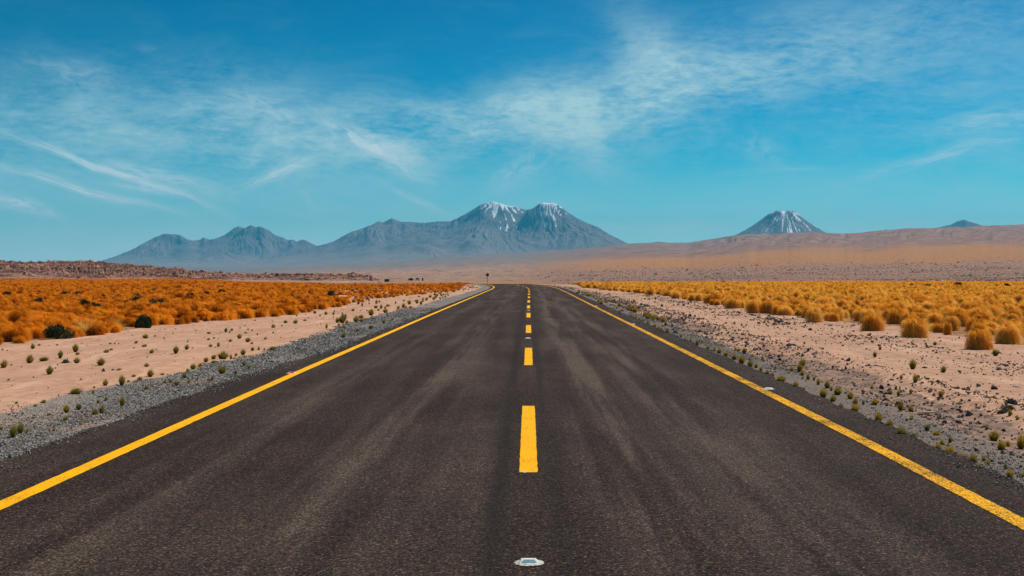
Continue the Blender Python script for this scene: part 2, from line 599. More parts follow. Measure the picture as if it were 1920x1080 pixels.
for f_ in (lxl, lxr):
    X, Y, Z = strip(lambda y: f_(y) - .072 + fbm(y * 5, 0 * y, 2, 61) * .006, lambda y: f_(y) + .072 + fbm(y * 5, 0 * y + 5, 2, 62) * .006, -80, 330, .1, .004, nx=2)
    obj('edge_line', grid_mesh('edge_line', X, Y, Z), m_paint, road)
# dashes: 5.1 m painted, 6.9 m bare (near ends measured from the picture)
near = [10.24 + 11.95 * k for k in range(-4, 26)]
for k, y0 in enumerate(near):
    L = 5.13
    X, Y, Z = strip(lambda y: 0 * y - .073 + fbm(y * 6, 0 * y + k, 2, 71) * .006, lambda y: 0 * y + .073 + fbm(y * 6, 0 * y + k, 2, 75) * .006, y0, y0 + L, .12, .004, nx=2)
    obj('centre_dash', grid_mesh('centre_dash', X, Y, Z), m_paint, road)

# ------------------------------------------------------------ far terrain
def rock_bump(t, P, s, a, d):
    return t.bump(t.noise(P, s, 5, .65), a, d)


SKYL = np.array([(-400, 545), (300, 522), (400, 511), (500, 505), (600, 498), (700, 491), (787, 485), (850, 481), (912, 478), (1000, 472), (1087, 466), (1150, 460), (1180, 457), (1210, 455),
                 (1290, 455), (1340, 447), (1383, 441), (1400, 439), (1460, 438), (1500, 436), (1546, 436), (1575, 438), (1610, 437), (1640, 433), (1700, 428), (1740, 428), (1770, 427), (1850, 423), (1920, 421), (2100, 417), (2500, 410)])
pxs = np.linspace(180, 2500, 1300)
nr = 460
tt = np.linspace(0, 1, nr)
PX, T = np.meshgrid(pxs, tt, indexing='ij')
ysky = np.interp(PX, SKYL[:, 0], SKYL[:, 1])
# smooth the traced crest and give it small relief
ker = np.hanning(15); ker /= ker.sum()
row = np.interp(pxs, SKYL[:, 0], SKYL[:, 1]); row = np.convolve(np.pad(row, 7, 'edge'), ker, 'valid')
row = row - fbm(pxs / 26, 0 * pxs, 4, 88) * .9 * sstep(1150, 1300, pxs)
ysky = row[:, None] + 0 * T
wR = sstep(940, 1120, PX)
y_st = 535.5 * wR + 534 * (1 - wR)
r_st = 188 * wR + 300 * (1 - wR)
r_en = np.interp(PX, [180, 900, 1180, 1500, 2500], [11000, 10000, 8500, 5500, 4200])
RR = r_st * (r_en / r_st) ** T
PY = y_st + (ysky - y_st) * (T ** 1.25 * .9 + .1 * T)
RX, RZ = ray(PX, PY)
X, Y = RX * RR, RR
Z = EYE + RZ * RR
# gullies running down the upper hills on the right, hummocks on the fan
up = sstep(.72, .9, T) * (1 - sstep(.985, 1, T)) * sstep(1150, 1400, PX)
spur = ridged(PX / 46 + (1 - T) * 6.0 + fbm(PX / 60, T * 6, 2, 90) * .5, T * 4.0, 4, 91, .5)
Z = Z + up * (spur - .62) * RR * .0024
mid = sstep(.45, .75, T) * (1 - sstep(.99, 1, T))
Z = Z + mid * fbm(X / 420, Y / 900, 4, 95) * RR * .0012
Z = Z + sstep(.02, .2, T) * (1 - sstep(.5, .8, T)) * fbm(X / 14, Y / 22, 5, 97, .6) * RR * .0006
# back side falling away behind the crest
back = 14
bt = np.linspace(0, 1, back + 1)[1:]
Yb = Y[:, -1:] * (1 + .35 * bt); Xb = X[:, -1:] * (1 + .35 * bt)
Zb = Z[:, -1:] * (1 - .9 * bt ** 1.2)
X = np.hstack([X, Xb]); Y = np.hstack([Y, Yb]); Z = np.hstack([Z, Zb])
TT = np.hstack([T, np.ones((len(pxs), back))])
PXX = np.hstack([PX, np.repeat(PX[:, -1:], back, 1)])
me = grid_mesh('hillside', X, Y, Z, {'up': TT, 'across': (PXX - 180) / 2320})
m_hill, t, b = mat('hill_soil', .95, .1)
P = t.node('ShaderNodeTexCoord').outputs['Object']
u = t.attr('up'); a = t.attr('across')
Q = t.cxyz(t.m('MULTIPLY', a, 14), t.m('MULTIPLY', u, 9), 0)
nA = t.noise(Q, 1.0, 6, .6, .3, dim='2D')
nB = t.noise(t.map(Q, sc=(2.5, 9, 1)), 1.5, 6, .65, .2, dim='2D')
nC = t.noise(t.map(Q, sc=(14, 60, 1)), 1.6, 5, .7, dim='2D')
nD = t.noise(t.map(Q, sc=(60, 160, 1)), 1.2, 4, .75, dim='2D')
uu = t.m('ADD', u, t.m('MULTIPLY', t.m('SUBTRACT', nA, .5), .22))
right = t.rng(a, .33, .42)
stony = t.mix(t.rng(nC, .35, .65), (.25, .135, .088), (.50, .30, .205))
stony = t.mix(t.rng(nD, .45, .62, 0, .8), stony, (.16, .095, .08))
stony = t.mix(t.rng(nD, .38, .30, 0, .7), stony, (.60, .43, .36))
tan = t.mix(t.rng(nB, .35, .68), (.42, .185, .06), (.36, .195, .115))
tan = t.mix(t.rng(nC, .5, .75, 0, .35), tan, (.30, .20, .15))
upper = t.mix(t.rng(nB, .35, .65), (.20, .115, .09), (.31, .185, .145))
fan = t.mix(t.rng(nB, .38, .64), (.40, .235, .155), (.27, .175, .14))
fan = t.mix(t.rng(nA, .45, .7, 0, .7), fan, (.43, .25, .15))
gold = t.mix(nC, (.46, .19, .045), (.42, .25, .13))
cr_ = t.mix(t.rng(t.m('ADD', uu, t.m('MULTIPLY', t.m('SUBTRACT', nB, .5), .5)), .43, .51), stony, tan)
cr_ = t.mix(t.rng(uu, .66, .80), cr_, upper)
cl_ = t.mix(t.rng(uu, .05, .22), gold, fan)
cl_ = t.mix(t.rng(t.m('ADD', uu, t.m('MULTIPLY', t.m('SUBTRACT', nB, .5), .8)), .55, .80, 0, .85), cl_, (.21, .165, .15))
streak = t.m('MULTIPLY', t.rng(nB, .54, .66), t.rng(uu, .1, .2))
cl_ = t.mix(t.m('MULTIPLY', streak, .7), cl_, (.17, .125, .11))
col = t.mix(right, cl_, cr_)
col = t.mix(t.m('MULTIPLY', t.rng(uu, .12, .05), t.m('SUBTRACT', 1, t.rng(a, .40, .5))), col, gold)
t.put(b.inputs['Base Color'], col)
t.put(b.inputs['Normal'], t.bump(t.m('ADD', nC, t.m('MULTIPLY', nD, .6)), .5, 3.0))
hill = tag(obj('hillside', me, m_hill), 'long tan and brown desert slope rising behind the plain', kind='structure')


def mountain(name, pts, D, depth, cones, label, seed, gully, snow_fn, px_pad, ncol, nrow, tint, base_px):
    """cones: (px, py, forward offset as a part of D, concavity, radius px)"""
    pts = np.array(pts, float)
    p0, p1 = pts[0, 0] - px_pad, pts[-1, 0] + px_pad
    pxs = np.linspace(p0, p1, ncol)
    rr = D * np.linspace(1 - depth, 1 + depth * .8, nrow)
    PX, RR = np.meshgrid(pxs, rr, indexing='ij')
    mpp = D / F
    RX, _ = ray(PX, 512 + 0 * PX)
    X, Y = RX * RR, RR + 0 * RX
    base = (512 - base_px) * mpp
    H = np.zeros_like(X)
    GU = np.zeros_like(X)
    for i, (cx, cyy, off, k, rad, flat) in enumerate(cones):
        x0 = ray(cx, 512)[0] * D * (1 + off); y0 = D * (1 + off)
        top = (512 - cyy) * mpp * (1 + off) - base
        R0 = rad * mpp
        ddx, ddy = X - x0, (Y - y0)
        wx = fbm(X / (R0 * .5), Y / (R0 * .5), 4, seed + i * 9) * R0 * .10
        wy = fbm(X / (R0 * .5) + 40, Y / (R0 * .5), 4, seed + i * 9 + 4) * R0 * .10
        d = np.hypot(ddx + wx, ddy + wy) / R0
        th = np.arctan2(ddy + wy, ddx + wx)
        dd = np.clip(d - flat, 0, None)
        h = top * np.exp(-(dd * k)) * (1 - sstep(.75, 1.35, d))
        # valleys that start near the top and widen downwards
        c1, s1 = np.cos(th) * 3.1, np.sin(th) * 3.1
        g = 1 - ridged(c1 * 2.2 + d * .7, s1 * 2.2 + d * .5, 4, seed + 31 + i, .55)
        g2 = 1 - ridged(c1 * 5.5 + d, s1 * 5.5 - d, 4, seed + 71 + i, .6)
        env = sstep(flat + .015, flat + .22, d) * (1 - sstep(.8, 1.2, d))
        h = h * (1 - gully * env * (g * .75 + g2 * .35))
        GU = np.where(h > H, g * .6 + g2 * .5, GU)
        H = (H ** 6 + np.maximum(h, 0) ** 6) ** (1 / 6)
    H = H * (1 + fbm(X / 700, Y / 700, 5, seed + 5, .55) * .06)
    H = H + fbm(X / 260, Y / 260, 5, seed + 6, .6) * 14 * sstep(60, 400, H)
    # match the traced crest: rescale each column so that its highest point stands where it should
    tgt = np.interp(pxs, pts[:, 0], pts[:, 1])
    tgt = tgt - fbm(pxs / 7, 0 * pxs, 4, seed + 8) * .8
    slope = np.max(H / RR, 1)
    want = (512 - tgt) / F - base / D
    fac = np.where(slope > 1e-4, np.clip(want, 0.0005, None) / np.maximum(slope, 1e-4), 1)
    ker = np.hanning(5); ker /= ker.sum()
    fac = np.convolve(np.pad(np.clip(fac, .0, 3), 2, 'edge'), ker, 'valid')
    kw = int(ncol / 26) | 1
    ker = np.hanning(kw); ker /= ker.sum()
    wide = np.convolve(np.pad(fac, kw // 2, 'edge'), ker, 'valid')
    rel = np.clip(H / RR / np.maximum(slope[:, None], 1e-5), 0, 1)
    wgt = sstep(.62, .99, rel)
    H = H * (wide[:, None] * (1 - wgt) + fac[:, None] * wgt)
    Z = H + base * RR / D + EYE
    # sink the near and far rims below the plain
    edge = sstep(0, .12, (RR / D - (1 - depth)) / (1.8 * depth)) * (1 - sstep(.9, 1, (RR / D - (1 - depth)) / (1.8 * depth)))
    Z = Z * edge - 60 * (1 - edge)
    sn = snow_fn(H / mpp, GU, PX, X, Y, seed)
    me = grid_mesh(name, X, Y, Z, {'snow': sn, 'hgt': np.clip(H / (np.max(H) + 1e-6), 0, 1), 'gul': GU})
    m, t, b = mat(name + '_rock', .95, .1)
    P = t.node('ShaderNodeTexCoord').outputs['Object']
    hg = t.attr('hgt'); gu = t.attr('gul')
    n1 = t.noise(P, .0012, 6, .6); n2 = t.noise(P, .006, 5, .65)
    hh = t.m('ADD', hg, t.m('MULTIPLY', t.m('SUBTRACT', n1, .5), .35))
    lo, md, hi = tint
    c = t.mix(t.rng(hh, .02, .30), lo, md)
    c = t.mix(t.rng(hh, .40, .75), c, hi)
    c = t.mix(t.rng(n2, .45, .7, 0, .30), c, t.mix(.5, c, (.05, .042, .045)))
    c = t.mix(t.m('MULTIPLY', t.rng(gu, .3, .65), .5), c, t.mix(.6, c, (.36, .29, .26)))
    sno = t.rng(t.m('ADD', t.attr('snow'), t.m('MULTIPLY', t.m('SUBTRACT', n2, .5), .5)), .42, .58)
    c = t.mix(sno, c, (.93, .93, .95))
    t.put(b.inputs['Base Color'], c)
    t.put(b.inputs['Normal'], t.bump(n2, .2, 18))
    return tag(obj(name, me, m), label, kind='structure')


no_snow = lambda h, g, px, x, y, s: 0 * h


def snow_main(h, g, px, x, y, s):
    L_ = px < 988
    cxp, top = np.where(L_, 934, 1030), np.where(L_, 124, 124)
    drop = np.clip(top - h, 0, None)
    ang = (px - cxp) / (drop + 9)                       # fan of gullies running down from the summit
    fan = ridged(ang * 4.2, drop / 60 + np.where(L_, 0, 9), 4, 411, .6) - .60
    patch = fbm(px / 7, h / 7, 5, 400, .65)
    rim = np.where(L_, np.exp(-((px - 948) / 44) ** 2), np.exp(-((px - 1036) / 32) ** 2))
    depth = np.where(L_, 15, 13) * rim + 3
    cap = .42 * np.exp(-((px - 950) / 24) ** 2) * np.exp(-(drop / 16) ** 2) * L_ + .30 * (1 - L_) * np.exp(-((px - 1030) / 17) ** 2) * np.exp(-(drop / 13) ** 2)
    return np.where(L_, .76, .86) + cap + (1 - drop / depth) * .26 + fan * 1.9 * sstep(0, 8, drop) + patch * .40 - (1 - rim) * .50


def snow_cone(h, g, px, x, y, s):
    drop = np.clip(62 - h, 0, None)
    ang = (px - 1471) / (drop + 12)
    fan = ridged(ang * 6.5, drop / 90, 3, 431, .6) - .60
    return .50 + (1 - drop / 17) * .14 + fan * 1.7 + fbm(px / 3, h / 9, 4, 440) * .14 - np.clip(np.abs(px - 1482) / 70, 0, 1) ** 2 * .6


MAIN = [(380, 512), (400, 507), (450, 496), (500, 484), (560, 470), (600, 460), (625, 453), (655, 436), (680, 428), (700, 420), (710, 415), (718, 417), (735, 409), (752, 416), (770, 416), (795, 418), (820, 415), (845, 415), (860, 408), (880, 397), (900, 384),
        (915, 380), (925, 378), (935, 381), (950, 385), (965, 387), (975, 391), (985, 393), (997, 392), (1010, 383), (1020, 380), (1030, 381.5), (1038, 380), (1050, 387), (1065, 398), (1080, 408), (1100, 418), (1120, 425), (1140, 438), (1160, 448), (1185, 460), (1230, 480), (1260, 500)]
mountain('twin_peak_mountain', MAIN, 16000, .34, [
    (925, 378, 0, 2.2, 430, .03), (965, 388, .0, 2.6, 330, .05), (1028, 380, -.03, 2.5, 330, .035), (735, 409, .01, 2.0, 330, .02), (820, 414, .03, 2.2, 330, .10), (665, 432, .02, 2.0, 330, .02),
    (790, 455, -.13, 2.0, 220, .04), (880, 450, -.12, 2.6, 160, .04), (600, 462, .0, 2.0, 300, .03)],
    'broad twin-peaked volcano massif with snow on its two summits', 100, .12, snow_main, 60, 1100, 360,
    ((.25, .175, .15), (.15, .115, .11), (.115, .095, .10)), 500)
LEFT = [(150, 500), (180, 492), (215, 481), (245, 469), (260, 461), (280, 450), (295, 443), (308, 438), (325, 439), (338, 440), (350, 448), (362, 451), (375, 449), (382, 445), (392, 449), (405, 447), (420, 441), (430, 434), (440, 427), (448, 424), (456, 427), (463, 426), (471, 421), (480, 426), (487, 424),
        (495, 427), (505, 432), (515, 440), (530, 445), (540, 450), (548, 449), (557, 453), (565, 449), (575, 451), (590, 459), (620, 475), (660, 495)]
mountain('jagged_mountain', LEFT, 17600, .20, [
    (315, 438, 0, 2.2, 230, .06), (445, 424, .0, 2.4, 230, .03), (471, 421, -.01, 2.4, 230, .03), (500, 430, .0, 2.4, 200, .04), (565, 448, -.02, 2.2, 180, .04), (385, 446, .0, 2.2, 180, .04), (420, 466, -.09, 2.2, 140, .03)],
    'hazy range with a flat dome and a cluster of jagged tops', 200, .14, no_snow, 60, 700, 260,
    ((.26, .19, .17), (.15, .12, .12), (.12, .10, .105)), 500)
VOLC = [(1340, 455), (1383, 439), (1400, 430), (1420, 417), (1440, 402), (1450, 396.5), (1460, 394.5), (1466, 396), (1472, 396.5), (1480, 395), (1486, 395), (1492, 399), (1510, 413), (1530, 426), (1546, 435), (1590, 455)]
mountain('snow_streaked_volcano', VOLC, 15000, .18, [(1457, 394, 0, 2.0, 150, .05), (1482, 394, .0, 2.0, 150, .05)],
         'steep dark cone volcano with thin snow streaks behind the brown hills', 300, .10, snow_cone, 40, 420, 220,
         ((.11, .09, .085), (.085, .075, .075), (.10, .09, .09)), 458)
HUMP = [(1700, 440), (1755, 428), (1780, 422), (1795, 415.5), (1807, 412), (1820, 417), (1838, 422), (1880, 436)]
mountain('distant_peak', HUMP, 16500, .12, [(1807, 412, 0, 2.0, 120, .04)],
         'small distant peak just showing above the hill crest', 350, .26, no_snow, 30, 160, 90,
         ((.10, .085, .08), (.09, .08, .08), (.09, .08, .08)), 450)

# rocky ridge on the left
RIDGE = np.array([(-420, 482), (-150, 488), (0, 490), (40, 493), (60, 493), (100, 491), (140, 491), (170, 491), (230, 498), (300, 502), (340, 505), (390, 511), (450, 514.5), (520, 515), (600, 515), (640, 517), (665, 515.5), (690, 519), (708, 525), (730, 530)])
pxs = np.linspace(-420, 730, 1500)
nv = 190
tt = np.linspace(0, 1, nv)
PX, T = np.meshgrid(pxs, tt, indexing='ij')
top = np.interp(PX, RIDGE[:, 0], RIDGE[:, 1])
r0 = np.interp(PX, [-420, 0, 700], [300, 310, 318])
r1 = r0 + np.interp(PX, [-420, 100, 400, 730], [320, 280, 160, 60])
RR = r0 + (r1 - r0) * T
py = 528.5 + (top - 528.5) * (T * .55 + .45 * np.sin(np.clip(T, 0, 1) * np.pi / 2))
RX, RZ = ray(PX, py)
X, Y, Z = RX * RR, RR, EYE + RZ * RR
strata = ridged(X / 26 + fbm(X / 30, Y / 30, 3, 501) * .6, Y / 9, 5, 503, .62)
blocks = np.abs(fbm(X / 5.5, Y / 5, 5, 505, .65))
amp = sstep(.10, .35, T) * (1 - .55 * sstep(.93, 1, T)) * np.interp(PX, [-420, 250, 700, 730], [1, 1, .75, .2])
Z = Z + amp * ((strata - .55) * 4.0 * np.interp(PX, [-420, 200, 450, 730], [1, 1, .45, .5]) + (blocks - .3) * .8)
sink = np.maximum(1 - sstep(0, .10, T), sstep(700, 728, PX))      # the foot and the tip run out under the soil
Z = Z - 7 * sink ** 2
Yb = Y[:, -1:] + np.linspace(12, 160, 10)[None]; Xb = X[:, -1:] * Yb / Y[:, -1:]
Zb = Z[:, -1:] - np.linspace(.5, 28, 10)[None]
X = np.hstack([X, Xb]); Y = np.hstack([Y, Yb]); Z = np.hstack([Z, Zb])
me = grid_mesh('rocky_ridge', X, Y, Z, {'up': np.hstack([T, np.ones((len(pxs), 10))]), 'rock': np.hstack([amp * strata, np.ones((len(pxs), 10)) * .5])})
m_ridge, t, b = mat('ridge_rock', .93, .15)
P = t.node('ShaderNodeTexCoord').outputs['Object']
u = t.attr('up'); rk = t.attr('rock')
n1 = t.noise(P, .05, 5, .6); n2 = t.noise(P, .45, 5, .7); n3 = t.noise(t.map(P, sc=(.3, .3, 2)), .8, 4, .7); n4 = t.noise(t.map(P, sc=(.06, .10, .5)), 1.0, 5, .65)
c = t.mix(t.rng(n1, .3, .7), (.36, .175, .115), (.50, .275, .19))
c = t.mix(t.rng(n2, .42, .62, 0, .8), c, (.17, .08, .055))
c = t.mix(t.rng(n4, .46, .58, 0, .9), c, (.105, .048, .038))  # long dark patches: shadows of rock shelves painted into the colour
c = t.mix(t.rng(n3, .56, .75, 0, .6), c, (.45, .33, .28))
foot = t.rng(t.m('ADD', u, t.m('MULTIPLY', t.m('SUBTRACT', n1, .5), .25)), .06, .20, 1, 0)
c = t.mix(foot, c, (.46, .31, .22))
t.put(b.inputs['Base Color'], c)
t.put(b.inputs['Normal'], t.bump(t.m('ADD', n2, n3), .9, 1.2))
tag(obj('rocky_ridge', me, m_ridge), 'low reddish rocky ridge behind the golden grass plain', kind='structure')

# ------------------------------------------------------------ instancing of countless small pieces
def scatter(name, label, pts, scl, rot, idx, sources, cat=None, kind='stuff'):
    col = bpy.data.collections.new(name + '_sources')
    for i, me in enumerate(sources):
        o = bpy.data.objects.new(f'{name}_source_{i:02d}', me)
        col.objects.link(o)
    me = bpy.data.meshes.new(name)
    n = len(pts)
    me.vertices.add(n)
    me.vertices.foreach_set('co', np.asarray(pts, np.float32).ravel())
    a = me.attributes.new('scl', 'FLOAT_VECTOR', 'POINT'); a.data.foreach_set('vector', np.asarray(scl, np.float32).ravel())
    a = me.attributes.new('rot', 'FLOAT_VECTOR', 'POINT'); a.data.foreach_set('vector', np.asarray(rot, np.float32).ravel())
    a = me.attributes.new('pick', 'INT', 'POINT'); a.data.foreach_set('value', np.asarray(idx, np.int32).ravel())
    o = bpy.data.objects.new(name, me)
    C.objects.link(o)
    ng = bpy.data.node_groups.new(name, 'GeometryNodeTree')
    ng.interface.new_socket('Geometry', in_out='INPUT', socket_type='NodeSocketGeometry')
    ng.interface.new_socket('Geometry', in_out='OUTPUT', socket_type='NodeSocketGeometry')
    N, L = ng.nodes, ng.links
    gi, go = N.new('NodeGroupInput'), N.new('NodeGroupOutput')
    iop = N.new('GeometryNodeInstanceOnPoints')
    ci = N.new('GeometryNodeCollectionInfo')
    ci.inputs['Collection'].default_value = col
    ci.inputs['Separate Children'].default_value = True
    ci.inputs['Reset Children'].default_value = True
    L.new(gi.outputs[0], iop.inputs['Points'])
    L.new(ci.outputs[0], iop.inputs['Instance'])
    iop.inputs['Pick Instance'].default_value = True
    for nm, ty, sk in (('scl', 'FLOAT_VECTOR', 'Scale'), ('rot', 'FLOAT_VECTOR', 'Rotation'), ('pick', 'INT', 'Instance Index')):
        na = N.new('GeometryNodeInputNamedAttribute')
        na.data_type = ty
        na.inputs['Name'].default_value = nm
        L.new(na.outputs['Attribute'], iop.inputs[sk])
    L.new(iop.outputs[0], go.inputs[0])
    md = o.modifiers.new('scatter', 'NODES')
    md.node_group = ng
    tag(o, label, cat, kind=kind)
    return o


# ------------------------------------------------------------ rocks
def rock_mesh(name, seed, m, sub=1):
    import bmesh
    bm = bmesh.new()
    bmesh.ops.create_icosphere(bm, subdivisions=sub, radius=.5)
    r = np.random.default_rng(seed)
    planes = [(lambda v: v / np.linalg.norm(v))(r.normal(size=3)) for _ in range(9)]
    offs = r.uniform(.26, .44, 9)
    for v in bm.verts:
        p = np.array(v.co)
        for nrm, of in zip(planes, offs):
            d = p @ nrm
            if d > of: p = p - nrm * (d - of)
        p = p * (1, .78, .55) + r.normal(size=3) * .018
        v.co = p
    me = bpy.data.meshes.new(name)
    bm.to_mesh(me); bm.free()
    me.materials.append(m)
    return me


def rock_mat(name, stops, nscale=6):
    m, t, b = mat(name, .92, .25)
    oi = t.node('ShaderNodeObjectInfo').outputs['Random']
    P = t.node('ShaderNodeTexCoord').outputs['Object']
    c = t.ramp(oi, stops)
    n = t.noise(P, nscale, 4, .7)
    c = t.mix(t.rng(n, .4, .7, 0, .5), c, t.mix(.5, c, (.03, .025, .025)))
    t.put(b.inputs['Base Color'], c)
    t.put(b.inputs['Normal'], t.bump(n, .6, .08))
    return m


m_grav = rock_mat('gravel_stone', [(0, (.09, .07, .055)), (.3, (.24, .20, .165)), (.7, (.46, .41, .355)), (.92, (.70, .65, .58)), (1, (.75, .73, .70))])
m_red = rock_mat('desert_stone', [(0, (.06, .042, .036)), (.4, (.15, .10, .08)), (.75, (.28, .20, .165)), (.95, (.44, .36, .32)), (1, (.6, .55, .52))])
m_fan = rock_mat('slope_stone', [(0, (.14, .08, .065)), (.5, (.33, .205, .165)), (.85, (.48, .33, .27)), (1, (.62, .47, .4))])
m_rr = rock_mat('ridge_stone', [(0, (.15, .07, .05)), (.5, (.34, .175, .12)), (.85, (.45, .26, .18)), (1, (.55, .38, .29))])
gsrc = [rock_mesh('gravel_piece', 10 + i, m_grav, 1) for i in range(5)]
ssrc = [rock_mesh('stone_piece', 30 + i, m_red, 1) for i in range(5)]


def rand_rot(n, tilt=.5):
    return np.stack([rng.normal(0, tilt, n), rng.normal(0, tilt, n), rng.uniform(0, 6.28, n)], 1)


# gravel on both shoulders, dense near and thinning with distance
def gravel_pts(n, lo, hi, y0, y1, pw=1.0):
    y = y0 * (y1 / y0) ** rng.uniform(0, 1, n)
    v = rng.uniform(0, 1, n)
    x = centre(y) + lo(y) + (hi(y) - lo(y)) * v
    return x, y


N1 = 85000
x1, y1 = gravel_pts(N1, lambda y: np.interp(y, [0, 8, 12, 16, 20, 27, 45, 80], [-5.9, -5.8, -6.1, -6.1, -5.9, -5.6, -5.9, -5.6]) + fbm(y * .8, 0 * y, 3, 71) * .3, lambda y: edgel(y) + .03 + .30 * rng.uniform(0, 1, len(y)) ** 3, 6, 60)
x2, y2 = gravel_pts(34000, lambda y: edger(y) - .02 - .35 * rng.uniform(0, 1, len(y)) ** 3, lambda y: 4.45 + fbm(y * .6, 0 * y, 3, 73) * .35 + 0 * y, 6, 60)
x, y = np.concatenate([x1, x2]), np.concatenate([y1, y2])
keep = fbm(x * .9, y * .35, 3, 77) + rng.uniform(-.5, .5, len(x)) > np.where(x > 0, .12, -.22)
x, y = x[keep], y[keep]
s = np.clip(rng.lognormal(math.log(.0165), .38, len(x)), .008, .06) * np.clip(y / 16, 1, 2.0) * np.where(x > 0, .8, 1)
z = ground(x, y) + s * .1
z = np.where((x > edgel(y)) & (x < edger(y)), road_z(y) + s * .2, z)
scatter('shoulder_gravel', 'grey crushed gravel along both road shoulders', np.stack([x, y, z], 1), np.repeat(s[:, None], 3, 1), rand_rot(len(x), 1.0), rng.integers(0, 5, len(x)), gsrc)

# stones and pebbles on the dirt, denser on the right berm
n = 62000
y = 7 * (110 / 7) ** rng.uniform(0, 1, n)
x = rng.uniform(3.9, 13, n)
dens = .10 + .9 * np.exp(-((x - 5.45 - vnoise(y * .12, 3.3, 5) * .35) / .55) ** 2) + .55 * np.exp(-((x - 4.7) / .5) ** 2) + .45 * np.exp(-((x - 8.7) / .8) ** 2)
dens *= .4 + .9 * sstep(-.2, .35, fbm(x * .5, y * .2, 3, 81))
k = rng.uniform(0, 1, n) < dens
x, y = x[k], y[k]
nl = 5200
yl = 7 * (110 / 7) ** rng.uniform(0, 1, nl); xl = rng.uniform(-13, -5.2, nl)
kl = rng.uniform(0, 1, nl) < .25 + .6 * sstep(.1, .4, fbm(xl * .5, yl * .2, 3, 83))
x, y = np.concatenate([x, xl[kl]]), np.concatenate([y, yl[kl]])
s = np.clip(rng.lognormal(math.log(.030), .50, len(x)), .012, .16) * np.clip(y / 25, 1, 2.0)
s = np.where(x < 0, s * .7, s)
z = ground(x, y) + s * .12
scatter('verge_pebbles', 'brown and grey pebbles strewn over the dirt verges', np.stack([x, y, z], 1), np.repeat(s[:, None], 3, 1) * rng.uniform(.7, 1.3, (len(x), 3)), rand_rot(len(x), .6), rng.integers(0, 5, len(x)), ssrc)

# boulders on the ridge and stones on the far slope (sit on the terrain meshes)
def on_mesh(me, n, sel):
    nvv = len(me.vertices)
    co = np.empty(nvv * 3, np.float32); me.vertices.foreach_get('co', co); co = co.reshape(-1, 3)
    p = sel / sel.sum()
    i = rng.choice(nvv, n, p=p)
    return co[i], i


rid = bpy.data.objects['rocky_ridge'].data
selT = np.hstack([T, np.zeros((len(pxs), 10))]).ravel()
selR = np.hstack([amp * (.15 + np.clip(strata - .45, 0, 1) * 3), np.zeros((len(pxs), 10))]).ravel()
co, i = on_mesh(rid, 2600, selR * (selT > .1) * (selT < .85))
s = np.clip(rng.lognormal(math.log(.55), .55, len(co)), .25, 2.2)
scatter('ridge_boulders', 'red-brown broken boulders covering the ridge', co + np.array([0, 0, .1]) * s[:, None], np.repeat(s[:, None], 3, 1) * rng.uniform(.7, 1.4, (len(s), 3)), rand_rot(len(s), .5), rng.integers(0, 5, len(s)),
        [rock_mesh('boulder_piece', 50 + q, m_rr, 1) for q in range(5)])
hm = hill.data
hu = np.empty(len(hm.vertices), np.float32); hm.attributes['up'].data.foreach_get('value', hu)
ha = np.empty(len(hm.vertices), np.float32); hm.attributes['across'].data.foreach_get('value', ha)
hx = np.empty(len(hm.vertices) * 3, np.float32); hm.vertices.foreach_get('co', hx); hx = hx.reshape(-1, 3)
sel = ((hu > .02) & (hu < .55)) * sstep(.34, .44, ha) * (.12 + sstep(-.1, .35, fbm(hx[:, 0] / 40, hx[:, 1] / 40, 4, 601))) * (1 - sstep(.35, .55, hu))
co, i = on_mesh(hm, 30000, sel)
s = np.clip(rng.lognormal(math.log(.26), .5, len(co)), .12, 1.3) * np.clip(co[:, 1] / 350, 1, 3)
co = co + np.stack([rng.normal(0, 1, len(s)), rng.normal(0, 2, len(s)), 0 * s], 1) * (s * .8)[:, None]
scatter('slope_stones', 'pinkish stones scattered over the lower slope', co, np.repeat(s[:, None], 3, 1) * rng.uniform(.7, 1.5, (len(s), 3)) * (1, 1, .8), rand_rot(len(s), .4), rng.integers(0, 5, len(s)),
        [rock_mesh('slope_piece', 70 + q, m_fan, 1) for q in range(5)])


